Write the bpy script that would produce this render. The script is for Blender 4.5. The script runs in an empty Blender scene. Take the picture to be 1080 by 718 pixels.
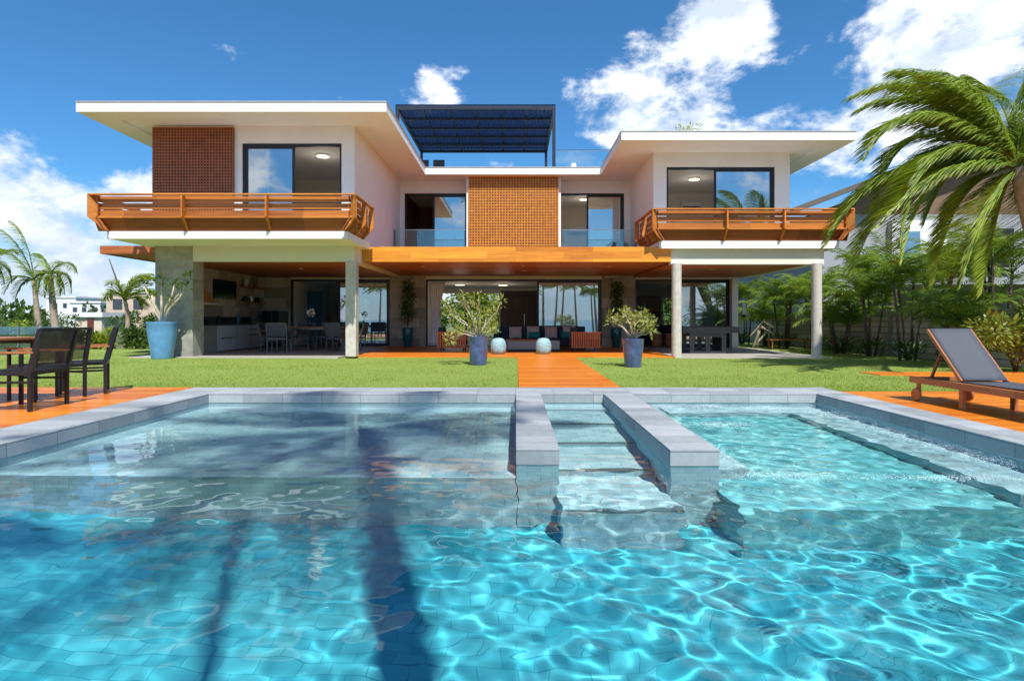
import bpy, math, random
import numpy as np
from mathutils import Vector, Matrix, noise as mnoise
R = math.radians
sc = bpy.context.scene
COL = sc.collection
random.seed(7)

# ------------------------------------------------------------------ camera, sky, sun, exposure
cam = bpy.data.objects.new('camera', bpy.data.cameras.new('camera')); COL.objects.link(cam); sc.camera = cam
cam.location = (0, 0, 1.2); cam.rotation_euler = (R(90), 0, 0)
cam.data.sensor_width = 36; cam.data.lens = 20.4
cam.data.shift_x = -.0037; cam.data.shift_y = -.0204
cam.data.clip_start = .05; cam.data.clip_end = 6000
AZ, EL = R(17), R(56)
sun_dir = Vector((-math.sin(AZ)*math.cos(EL), math.cos(AZ)*math.cos(EL), -math.sin(EL)))
world = bpy.data.worlds.new('World'); sc.world = world; world.use_nodes = True

def px(x, y, Y):                       # a point of the photograph at depth Y
    s = 612/Y
    return Vector(((x-544)/s, Y, 1.2+(337-y)/s))

def build_world():
    nt = world.node_tree; N = nt.nodes; Lk = nt.links
    bg = N['Background']; bg.inputs[1].default_value = SKY_STRENGTH
    s = N.new('ShaderNodeTexSky'); s.sky_type = 'NISHITA'; s.sun_disc = False
    s.sun_elevation = EL; s.sun_rotation = R(180)-AZ
    s.air_density = 1.0; s.dust_density = .35; s.ozone_density = 4.0; s.altitude = 0
    tc = N.new('ShaderNodeTexCoord')
    def M(op, a, b=None, c=None):
        n = N.new('ShaderNodeMath'); n.operation = op
        for i, q in enumerate((a, b, c)):
            if q is None: continue
            if isinstance(q, (int, float)): n.inputs[i].default_value = q
            else: Lk.new(q, n.inputs[i])
        return n.outputs[0]
    nrm = N.new('ShaderNodeVectorMath'); nrm.operation = 'NORMALIZE'; Lk.new(tc.outputs['Generated'], nrm.inputs[0])
    V = nrm.outputs[0]
    mp = N.new('ShaderNodeMapping'); mp.inputs['Scale'].default_value = (1, 1, 1.7); Lk.new(V, mp.inputs[0])
    def noise(vec, scale, det, rough, dist=0.0, loc=None):
        if loc:
            m = N.new('ShaderNodeMapping'); m.inputs['Location'].default_value = loc; Lk.new(vec, m.inputs[0]); vec = m.outputs[0]
        n = N.new('ShaderNodeTexNoise'); n.inputs['Scale'].default_value = scale; n.inputs['Detail'].default_value = det
        n.inputs['Roughness'].default_value = rough; n.inputs['Distortion'].default_value = dist
        Lk.new(vec, n.inputs['Vector']); return n.outputs['Fac']
    n1 = noise(mp.outputs[0], 6.5, 10, .62, .15)
    n2 = noise(mp.outputs[0], 6.5, 10, .62, .15, (.012, .0, -.045))
    wsp = noise(mp.outputs[0], 14, 6, .7)
    # where the cumulus banks stand (direction, radius, weight)
    banks = [(690, 120, .19, .50), (640, 120, .12, .44), (720, 70, .14, .42), (765, 25, .13, .44), (845, 150, .17, .42), (990, 55, .24, .45), (1060, 140, .26, .40), (760, 160, .13, .34),
             (905, 190, .14, .24), (700, 165, .16, .30), (560, -60, .08, .1), (905, 15, .12, .22),
             (30, 270, .22, .47), (130, 235, .13, .47), (15, 190, .11, .42), (-120, 260, .28, .42), (100, 320, .28, .42), (60, 230, .17, .43), (-300, 320, .4, .26), (180, 300, .12, .3),
             (368, 106, .06, .40), (455, 104, .085, .41), (180, 12, .20, .0), (640, 10, .05, .28),
             (1200, 100, .4, .3), (1500, 250, .5, .25), (470, 320, .35, .2), (750, 320, .35, .22)]
    acc = None
    for (x, y, r, a) in banks:
        d = Vector(((x-544)/612, 1, (337-y)/612)).normalized()
        sb = N.new('ShaderNodeVectorMath'); sb.operation = 'DISTANCE'; Lk.new(V, sb.inputs[0]); sb.inputs[1].default_value = d
        mr = N.new('ShaderNodeMapRange'); mr.interpolation_type = 'SMOOTHSTEP'
        mr.inputs['From Min'].default_value = 0.15*r; mr.inputs['From Max'].default_value = r*1.15
        mr.inputs['To Min'].default_value = a; mr.inputs['To Max'].default_value = 0
        Lk.new(sb.outputs['Value'], mr.inputs['Value'])
        acc = mr.outputs[0] if acc is None else M('MAXIMUM', acc, mr.outputs[0])
    # unseen loose cloud over the sea behind the camera, thickened to fill the facade
    sep = N.new('ShaderNodeSeparateXYZ'); Lk.new(V, sep.inputs[0])
    back = N.new('ShaderNodeMapRange'); back.inputs['From Min'].default_value = .0; back.inputs['From Max'].default_value = -.5
    back.inputs['To Min'].default_value = 0; back.inputs['To Max'].default_value = .30; Lk.new(sep.outputs[1], back.inputs['Value'])
    acc = M('MAXIMUM', acc, back.outputs[0])
    def density(n):
        e = M('ADD', M('ADD', M('MULTIPLY', M('SUBTRACT', n, .5), 1.45), .5), acc)
        e = M('ADD', e, M('MULTIPLY', M('SUBTRACT', wsp, .5), .16))
        return M('SUBTRACT', e, .75)
    d1 = density(n1)
    al = N.new('ShaderNodeMapRange'); al.interpolation_type = 'SMOOTHSTEP'
    al.inputs['From Min'].default_value = 0.0; al.inputs['From Max'].default_value = .24; Lk.new(d1, al.inputs['Value'])
    sh = M('SUBTRACT', n1, n2)
    shade = N.new('ShaderNodeMapRange'); shade.inputs['From Min'].default_value = -.07; shade.inputs['From Max'].default_value = .11
    Lk.new(sh, shade.inputs['Value'])
    lowg = N.new('ShaderNodeMapRange'); lowg.inputs['From Min'].default_value = .0; lowg.inputs['From Max'].default_value = .28
    lowg.inputs['To Min'].default_value = .0; lowg.inputs['To Max'].default_value = 1; Lk.new(sep.outputs[2], lowg.inputs['Value'])
    sh2 = M('MULTIPLY', M('ADD', M('MULTIPLY', shade.outputs[0], .75), .25), M('ADD', M('MULTIPLY', lowg.outputs[0], .6), .4))
    cc = N.new('ShaderNodeMix'); cc.data_type = 'RGBA'
    cc.inputs['A'].default_value = (2.5, 3.1, 4.0, 1); cc.inputs['B'].default_value = (5.5, 5.65, 5.9, 1)
    Lk.new(sh2, cc.inputs['Factor'])
    # grey haze at the horizon under the banks, clear deep blue above
    blue = N.new('ShaderNodeMix'); blue.data_type = 'RGBA'; blue.blend_type = 'MULTIPLY'; blue.inputs['Factor'].default_value = 1
    Lk.new(s.outputs[0], blue.inputs['A']); blue.inputs['B'].default_value = (.26, .53, .68, 1)
    hz = N.new('ShaderNodeMapRange'); hz.inputs['From Min'].default_value = .20; hz.inputs['From Max'].default_value = .0
    hz.inputs['To Min'].default_value = 0; hz.inputs['To Max'].default_value = .85; Lk.new(sep.outputs[2], hz.inputs['Value'])
    hm = N.new('ShaderNodeMix'); hm.data_type = 'RGBA'; Lk.new(hz.outputs[0], hm.inputs['Factor']); Lk.new(blue.outputs['Result'], hm.inputs['A']); hm.inputs['B'].default_value = (2.9, 3.5, 4.2, 1)
    mx = N.new('ShaderNodeMix'); mx.data_type = 'RGBA'
    Lk.new(al.outputs[0], mx.inputs['Factor']); Lk.new(hm.outputs['Result'], mx.inputs['A']); Lk.new(cc.outputs['Result'], mx.inputs['B'])
    Lk.new(mx.outputs['Result'], bg.inputs[0])
SKY_STRENGTH = .15
build_world()
L = bpy.data.lights.new('sun', 'SUN'); L.energy = 4.3; L.angle = R(.8); L.color = (1, .95, .87)
L.cycles.is_caustics_light = True
lo = bpy.data.objects.new('sun', L); COL.objects.link(lo); lo.location = (20, -40, 60)
lo.rotation_euler = sun_dir.to_track_quat('-Z', 'Y').to_euler()
sc.view_settings.view_transform = 'Standard'; sc.view_settings.look = 'None'; sc.view_settings.gamma = 1
sc.view_settings.use_curve_mapping = False
sc.view_settings.exposure = .64
sc.render.engine = 'CYCLES'
sc.cycles.use_denoising = True
sc.cycles.max_bounces = 8; sc.cycles.diffuse_bounces = 5; sc.cycles.glossy_bounces = 4
sc.cycles.transmission_bounces = 6; sc.cycles.transparent_max_bounces = 24
sc.cycles.sample_clamp_indirect = 6
sc.cycles.caustics_reflective = False; sc.cycles.caustics_refractive = True

# ------------------------------------------------------------------ material helpers
MATS = {}
class NT:
    def __init__(s, name):
        s.m = bpy.data.materials.new(name); s.m.use_nodes = True; s.t = s.m.node_tree
        s.b = s.t.nodes['Principled BSDF']; s.out = s.t.nodes['Material Output']
        s.tc = s.t.nodes.new('ShaderNodeTexCoord')
    def n(s, ty, **kw):
        x = s.t.nodes.new(ty)
        for k, v in kw.items(): setattr(x, k, v)
        return x
    def l(s, a, b): s.t.links.new(a, b)
    def mapped(s, scale=(1, 1, 1), rot=(0, 0, 0), src=None):
        m = s.n('ShaderNodeMapping'); m.inputs['Scale'].default_value = scale; m.inputs['Rotation'].default_value = rot
        s.l(src or s.tc.outputs['Object'], m.inputs[0]); return m.outputs[0]
    def noise(s, vec, scale, det=4, rough=.55):
        x = s.n('ShaderNodeTexNoise'); x.inputs['Scale'].default_value = scale; x.inputs['Detail'].default_value = det
        x.inputs['Roughness'].default_value = rough; s.l(vec, x.inputs['Vector']); return x.outputs['Fac']
    def ramp(s, fac, stops):
        r = s.n('ShaderNodeValToRGB'); e = r.color_ramp.elements
        while len(e) < len(stops): e.new(.5)
        for i, (p, c) in enumerate(stops): e[i].position = p; e[i].color = (*c, 1)
        s.l(fac, r.inputs[0]); return r.outputs[0]
    def mix(s, f, a, b, mode='MIX'):
        x = s.n('ShaderNodeMix'); x.data_type = 'RGBA'; x.blend_type = mode
        for k, q in (('Factor', f), ('A', a), ('B', b)):
            if isinstance(q, (int, float)): x.inputs[k].default_value = q
            elif isinstance(q, tuple): x.inputs[k].default_value = (*q, 1)
            else: s.l(q, x.inputs[k])
        return x.outputs['Result']
    def math(s, op, a, b=0):
        x = s.n('ShaderNodeMath'); x.operation = op
        for i, q in enumerate((a, b)):
            if isinstance(q, (int, float)): x.inputs[i].default_value = q
            else: s.l(q, x.inputs[i])
        return x.outputs[0]
    def bump(s, h, strength=.3, dist=.01):
        x = s.n('ShaderNodeBump'); x.inputs['Strength'].default_value = strength; x.inputs['Distance'].default_value = dist
        s.l(h, x.inputs['Height']); s.l(x.outputs[0], s.b.inputs['Normal'])
    def base(s, c):
        if isinstance(c, tuple): s.b.inputs['Base Color'].default_value = (*c, 1)
        else: s.l(c, s.b.inputs['Base Color'])
    def rough(s, r):
        if isinstance(r, (int, float)): s.b.inputs['Roughness'].default_value = r
        else: s.l(r, s.b.inputs['Roughness'])
    def facevec(s):
        """object coordinates laid on each face: (along, up)"""
        g = s.n('ShaderNodeNewGeometry'); sp = s.n('ShaderNodeSeparateXYZ'); s.l(g.outputs['True Normal'], sp.inputs[0])
        ob = s.n('ShaderNodeSeparateXYZ'); s.l(s.tc.outputs['Object'], ob.inputs[0])
        ax = s.math('GREATER_THAN', s.math('ABSOLUTE', sp.outputs[0]), .7)
        az = s.math('GREATER_THAN', s.math('ABSOLUTE', sp.outputs[2]), .7)
        def sel(f, a, b):
            return s.math('ADD', s.math('MULTIPLY', a, s.math('SUBTRACT', 1, f)), s.math('MULTIPLY', b, f))
        u = sel(ax, ob.outputs[0], ob.outputs[1]); v = sel(az, ob.outputs[2], ob.outputs[1])
        c = s.n('ShaderNodeCombineXYZ'); s.l(u, c.inputs[0]); s.l(v, c.inputs[1]); return c.outputs[0]

def plain(name, c, rough=.6, metal=0, var=.12, scale=3, bump=0, spec=.5):
    if name in MATS: return MATS[name]
    k = NT(name); f = k.noise(k.tc.outputs['Object'], scale, 5, .6)
    lo_ = tuple(x*(1-var) for x in c); hi = tuple(min(1, x*(1+var)) for x in c)
    k.base(k.ramp(f, [(.3, lo_), (.7, hi)])); k.rough(rough); k.b.inputs['Metallic'].default_value = metal
    k.b.inputs['Specular IOR Level'].default_value = spec
    if bump: k.bump(k.noise(k.tc.outputs['Object'], scale*14, 4), bump, .01)
    MATS[name] = k.m; return k.m

def wood(name, dark, light, axis='x', plank=.12, rough=.35, groove=.7, coat=0):
    """boards running along axis, each board its own tone, with grain"""
    k = NT(name)
    o = k.n('ShaderNodeSeparateXYZ'); k.l(k.tc.outputs['Object'], o.inputs[0])
    along = {'x': 0, 'y': 1, 'z': 2}[axis]; across = {'x': 1, 'y': 0, 'z': 0}[axis]
    c = k.n('ShaderNodeCombineXYZ'); k.l(o.outputs[along], c.inputs[0])
    acr = o.outputs[across]
    if axis == 'x': acr = k.math('ADD', o.outputs[1], o.outputs[2])
    if axis == 'z': acr = k.math('ADD', o.outputs[0], o.outputs[1])
    k.l(acr, c.inputs[1])
    br = k.n('ShaderNodeTexBrick'); br.offset = .37; br.inputs['Scale'].default_value = 1
    br.inputs['Brick Width'].default_value = 2.4; br.inputs['Row Height'].default_value = plank
    br.inputs['Mortar Size'].default_value = .0035; br.inputs['Mortar Smooth'].default_value = .2
    br.inputs['Color1'].default_value = (0, 0, 0, 1); br.inputs['Color2'].default_value = (1, 1, 1, 1)
    k.l(c.outputs[0], br.inputs['Vector'])
    sc_ = {'x': (.8, 14, 14), 'y': (14, .8, 14), 'z': (14, 14, .8)}[axis]
    g = k.noise(k.mapped(sc_), 1.6, 6, .65)
    big = k.noise(k.tc.outputs['Object'], .9, 3)
    f = k.math('ADD', k.math('MULTIPLY', g, .55), k.math('ADD', k.math('MULTIPLY', br.outputs['Color'], .28), k.math('MULTIPLY', big, .22)))
    colr = k.ramp(f, [(.34, dark), (.52, tuple((p+q)/2 for p, q in zip(dark, light))), (.70, light)])
    k.base(k.mix(br.outputs['Fac'], colr, tuple(x*(1-groove) for x in dark)))
    k.rough(k.math('ADD', rough, k.math('MULTIPLY', g, .15)))
    if coat: k.b.inputs['Coat Weight'].default_value = coat; k.b.inputs['Coat Roughness'].default_value = .12
    k.bump(k.math('SUBTRACT', k.math('MULTIPLY', g, .25), br.outputs['Fac']), .35, .006)
    MATS[name] = k.m; return k.m

def tiles(name, c1, c2, mortar, w, h, rough=.5, offset=.5, msize=.004, patch=.5, nscale=6, bump=.3, spec=.5):
    k = NT(name); v = k.facevec()
    br = k.n('ShaderNodeTexBrick'); br.offset = offset; br.inputs['Scale'].default_value = 1
    br.inputs['Brick Width'].default_value = w; br.inputs['Row Height'].default_value = h
    br.inputs['Mortar Size'].default_value = msize; br.inputs['Mortar Smooth'].default_value = .3
    br.inputs['Color1'].default_value = (0, 0, 0, 1); br.inputs['Color2'].default_value = (1, 1, 1, 1)
    k.l(v, br.inputs['Vector'])
    n = k.noise(k.tc.outputs['Object'], nscale, 7, .65)
    n2 = k.noise(k.tc.outputs['Object'], 1.1, 4)
    f = k.math('ADD', k.math('MULTIPLY', n, 1-patch), k.math('MULTIPLY', br.outputs['Color'], patch*.7))
    f = k.math('ADD', f, k.math('MULTIPLY', k.math('SUBTRACT', n2, .5), .5))
    k.base(k.mix(br.outputs['Fac'], k.ramp(f, [(.2, c1), (.75, c2)]), mortar))
    k.rough(rough); k.b.inputs['Specular IOR Level'].default_value = spec
    k.bump(k.math('SUBTRACT', k.math('MULTIPLY', n, .3), br.outputs['Fac']), bump, .006)
    MATS[name] = k.m; return k.m

def leafmat(name, c1, c2, trans=.35, rough=.5, scale=2.5, yellow=None, lo=.25, hi=.75):
    k = NT(name)
    g = k.n('ShaderNodeNewGeometry')
    f = k.math('ADD', k.math('MULTIPLY', k.noise(k.tc.outputs['Object'], scale, 3), .6), k.math('MULTIPLY', g.outputs['Random Per Island'], .45))
    st = [(lo, c1), (hi, c2)]
    if yellow: st.append((.92, yellow))
    col = k.ramp(f, st)
    k.base(col); k.rough(rough)
    tr = k.n('ShaderNodeBsdfTranslucent'); k.l(k.mix(1.0, col, (1.0, 1.0, .55), 'MULTIPLY'), tr.inputs[0])
    mx = k.n('ShaderNodeMixShader'); mx.inputs[0].default_value = trans
    k.l(k.b.outputs[0], mx.inputs[1]); k.l(tr.outputs[0], mx.inputs[2]); k.l(mx.outputs[0], k.out.inputs[0])
    MATS[name] = k.m; return k.m

def glassmat(name, tint=(.75, .83, .86), refl=.28, f0=1.5):
    k = NT(name); k.t.nodes.remove(k.b)
    tr = k.n('ShaderNodeBsdfTransparent'); tr.inputs[0].default_value = (*tint, 1)
    gl = k.n('ShaderNodeBsdfGlossy'); gl.inputs['Roughness'].default_value = .01; gl.inputs[0].default_value = (.93, .97, 1, 1)
    fr = k.n('ShaderNodeFresnel'); fr.inputs[0].default_value = f0
    f = k.math('ADD', fr.outputs[0], refl)
    mx = k.n('ShaderNodeMixShader'); k.l(f, mx.inputs[0]); k.l(tr.outputs[0], mx.inputs[1]); k.l(gl.outputs[0], mx.inputs[2])
    k.l(mx.outputs[0], k.out.inputs[0]); MATS[name] = k.m; return k.m

def emit(name, c, st):
    k = NT(name); k.b.inputs['Emission Color'].default_value = (*c, 1); k.b.inputs['Emission Strength'].default_value = st
    k.base(c); MATS[name] = k.m; return k.m

WHITE = plain('white_render', (.82, .815, .81), .7, var=.04, scale=1.2, bump=.12)
SOFFIT = plain('soffit_paint', (.82, .80, .79), .75, var=.02, scale=1)
GREENW = plain('beam_paint', (.66, .67, .60), .75, var=.03, scale=1)
ROOMW = plain('room_wall_paint', (.74, .69, .63), .8, var=.04, scale=1)
ROOMD = plain('dark_room_wall', (.16, .14, .125), .8, var=.1, scale=1)
BLACK = plain('black_aluminium', (.018, .019, .022), .35, .3, var=.2)
CONC = plain('column_concrete', (.50, .47, .43), .85, var=.14, scale=7, bump=.25)
PATIO = tiles('patio_tile', (.38, .35, .31), (.47, .44, .40), (.25, .23, .21), .9, .9, .4, 0, .004, .3)
STONE = tiles('wall_stone', (.26, .24, .20), (.62, .565, .47), (.2, .19, .165), .62, .42, .8, .5, .006, .75, 9, .4)
PILLAR = tiles('pillar_stone', (.17, .185, .165), (.46, .45, .39), (.24, .24, .21), 1.2, .6, .8, .5, .004, .25, 3, .4)
COPE = tiles('coping_stone', (.22, .245, .265), (.41, .435, .45), (.15, .165, .18), .62, .31, .65, 0, .005, .5, 16, .35)
POOLST = tiles('pool_stone_tile', (.30, .45, .50), (.47, .65, .71), (.20, .31, .35), .22, .11, .7, .5, .003, .55, 9, .2, .3)
POOLBL = tiles('pool_blue_tile', (.025, .28, .36), (.08, .42, .50), (.022, .23, .30), .22, .11, .7, .5, .0032, .55, 5, .2, .3)
POOLSP = tiles('spa_tile', (.10, .40, .44), (.24, .58, .60), (.07, .28, .30), .22, .11, .7, .5, .003, .5, 9, .2, .3)
DECK = wood('deck_boards', (.48, .11, .006), (.78, .26, .018), 'x', .12, .36, .6, .06)
CEILW = wood('ceiling_boards', (.26, .07, .018), (.52, .16, .04), 'x', .11, .4, .6)
FASCW = wood('fascia_boards', (.46, .14, .010), (.80, .33, .028), 'x', .22, .35, .2)
RAILW = wood('rail_boards', (.34, .105, .014), (.62, .24, .035), 'x', .5, .4, .2)
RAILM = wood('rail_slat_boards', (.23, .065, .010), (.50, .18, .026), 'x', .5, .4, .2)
RAILD = wood('rail_boards_shade_side', (.17, .045, .012), (.34, .10, .025), 'x', .5, .4, .2)  # darker copy of the rail wood, shade put into its colour
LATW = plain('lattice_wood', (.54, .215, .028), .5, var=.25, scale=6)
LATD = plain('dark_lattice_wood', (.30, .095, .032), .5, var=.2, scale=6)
DARKW = wood('dark_door_wood', (.035, .018, .012), (.085, .045, .028), 'z', .2, .45, .6)
TEAK = wood('teak', (.27, .10, .035), (.50, .21, .08), 'x', .6, .45, .2)
SLATW = plain('slat_wood', (.42, .13, .05), .5, var=.25, scale=8)
GLASS = glassmat('window_glass')
GLASSC = glassmat('clear_glass', (.86, .94, .94), .06)
CURT = plain('curtain_cloth', (.86, .86, .90), .9, var=.04)
NAVY = plain('pergola_metal', (.02, .028, .05), .4, .3)

# ------------------------------------------------------------------ mesh helpers
class MB:
    def __init__(s): s.v = []; s.f = []; s.M = None
    def add(s, vs, fs):
        n = len(s.v)
        if s.M is not None: vs = [tuple(s.M @ Vector(p)) for p in vs]
        s.v.extend(tuple(p) for p in vs); s.f.extend(tuple(i+n for i in f) for f in fs); return s
    def box(s, x0, x1, y0, y1, z0, z1):
        if x0 > x1: x0, x1 = x1, x0
        if y0 > y1: y0, y1 = y1, y0
        if z0 > z1: z0, z1 = z1, z0
        v = [(x, y, z) for z in (z0, z1) for y in (y0, y1) for x in (x0, x1)]
        return s.add(v, [(0, 2, 3, 1), (4, 5, 7, 6), (0, 1, 5, 4), (2, 6, 7, 3), (0, 4, 6, 2), (1, 3, 7, 5)])
    def prism(s, pts, z0, z1):
        n = len(pts); v = [(p[0], p[1], z0) for p in pts]+[(p[0], p[1], z1) for p in pts]
        return s.add(v, [tuple(range(n-1, -1, -1)), tuple(range(n, 2*n))]+[(i, (i+1) % n, n+(i+1) % n, n+i) for i in range(n)])
    def profile_x(s, prof, x0, x1):      # closed (y,z) profile swept along x
        n = len(prof); v = [(x0, p[0], p[1]) for p in prof]+[(x1, p[0], p[1]) for p in prof]
        return s.add(v, [tuple(range(n)), tuple(range(2*n-1, n-1, -1))]+[(i, n+i, n+(i+1) % n, (i+1) % n) for i in range(n)])
    def lathe(s, prof, c=(0, 0, 0), n=24):
        v = []; f = []; m = len(prof)
        for i in range(n):
            a = 2*math.pi*i/n
            for r, z in prof: v.append((c[0]+r*math.cos(a), c[1]+r*math.sin(a), c[2]+z))
        for i in range(n):
            j = (i+1) % n
            for k in range(m-1): f.append((i*m+k, j*m+k, j*m+k+1, i*m+k+1))
        f.append(tuple(i*m for i in range(n-1, -1, -1))); f.append(tuple(i*m+m-1 for i in range(n)))
        return s.add(v, f)
    def tube(s, pts, rad, n=8):
        pts = [Vector(p) for p in pts]; m = len(pts)
        if not isinstance(rad, (list, tuple)): rad = [rad]*m
        v = []; f = []; up = None
        for i, p in enumerate(pts):
            t = (pts[min(i+1, m-1)]-pts[max(i-1, 0)])
            t = t.normalized() if t.length > 1e-9 else Vector((0, 0, 1))
            if up is None: up = t.orthogonal().normalized()
            up = (up-t*up.dot(t)); up = up.normalized() if up.length > 1e-6 else t.orthogonal().normalized()
            b = t.cross(up)
            for k in range(n):
                a = 2*math.pi*k/n; v.append(tuple(p+(up*math.cos(a)+b*math.sin(a))*rad[i]))
        for i in range(m-1):
            for k in range(n): f.append((i*n+k, i*n+(k+1) % n, (i+1)*n+(k+1) % n, (i+1)*n+k))
        f.append(tuple(range(n-1, -1, -1))); f.append(tuple((m-1)*n+k for k in range(n)))
        return s.add(v, f)
    def bar(s, a, b, w, h, up=(0, 0, 1)):       # rectangular bar from a to b
        a = Vector(a); b = Vector(b); t = (b-a).normalized(); up = Vector(up)
        if abs(t.dot(up)) > .98: up = Vector((0, 1, 0))
        x = t.cross(up).normalized(); z = x.cross(t)
        v = [tuple(p+x*(i*w/2)+z*(j*h/2)) for p in (a, b) for j in (-1, 1) for i in (-1, 1)]
        return s.add(v, [(0, 1, 3, 2), (4, 6, 7, 5), (0, 4, 5, 1), (2, 3, 7, 6), (0, 2, 6, 4), (1, 5, 7, 3)])
    def ball(s, c, r, n=10, sx=1, sy=1, sz=1, jit=0):
        pr = []
        v = []; f = []; m = n//2+1
        for i in range(m+1):
            th = math.pi*i/m
            for k in range(n):
                a = 2*math.pi*k/n; q = 1+random.uniform(-jit, jit)
                v.append((c[0]+sx*r*q*math.sin(th)*math.cos(a), c[1]+sy*r*q*math.sin(th)*math.sin(a), c[2]+sz*r*q*math.cos(th)))
        for i in range(m):
            for k in range(n): f.append((i*n+k, i*n+(k+1) % n, (i+1)*n+(k+1) % n, (i+1)*n+k))
        return s.add(v, f)
    def build(s, name, mat, parent=None, smooth=False, bevel=0, world_co=True):
        v = s.v
        if parent is not None and world_co:
            q = parent
            ox = Vector((0, 0, 0)); 
            while q is not None: ox = ox+q.location; q = q.parent
            v = [(p[0]-ox.x, p[1]-ox.y, p[2]-ox.z) for p in v]
        me = bpy.data.meshes.new(name); me.from_pydata(v, [], s.f); me.materials.append(mat)
        if smooth: me.polygons.foreach_set('use_smooth', [True]*len(me.polygons))
        if smooth == 'auto':
            me.set_sharp_from_angle(angle=R(40))
        o = bpy.data.objects.new(name, me); COL.objects.link(o)
        if parent is not None: o.parent = parent
        if bevel:
            m = o.modifiers.new('bevel', 'BEVEL'); m.width = bevel; m.segments = 2; m.limit_method = 'ANGLE'; m.angle_limit = R(40)
        return o

def thing(name, label, cat, loc=(0, 0, 0), rz=0, group=None):
    o = bpy.data.objects.new(name, None); COL.objects.link(o); o.location = loc; o.rotation_euler = (0, 0, rz)
    o.empty_display_size = .2
    o['label'] = label; o['category'] = cat
    if group: o['group'] = group
    return o
def tag(o, label, cat, group=None):
    o['label'] = label; o['category'] = cat
    if group: o['group'] = group
    return o
def struct(o, kind='structure'): o['kind'] = kind; return o
def dup(root, loc=None, rz=None, label=None, group=None, scale=None):
    r = root.copy(); COL.objects.link(r)
    if loc is not None: r.location = loc
    if rz is not None: r.rotation_euler = (0, 0, rz)
    if scale is not None: r.scale = (scale,)*3
    if label: r['label'] = label
    if group: r['group'] = group
    for ch in list(root.children):
        c = ch.copy(); COL.objects.link(c); c.parent = r
        for g in list(ch.children):
            d = g.copy(); COL.objects.link(d); d.parent = c
    return r
def sm(x): x = max(0, min(1, x)); return x*x*(3-2*x)

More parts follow.
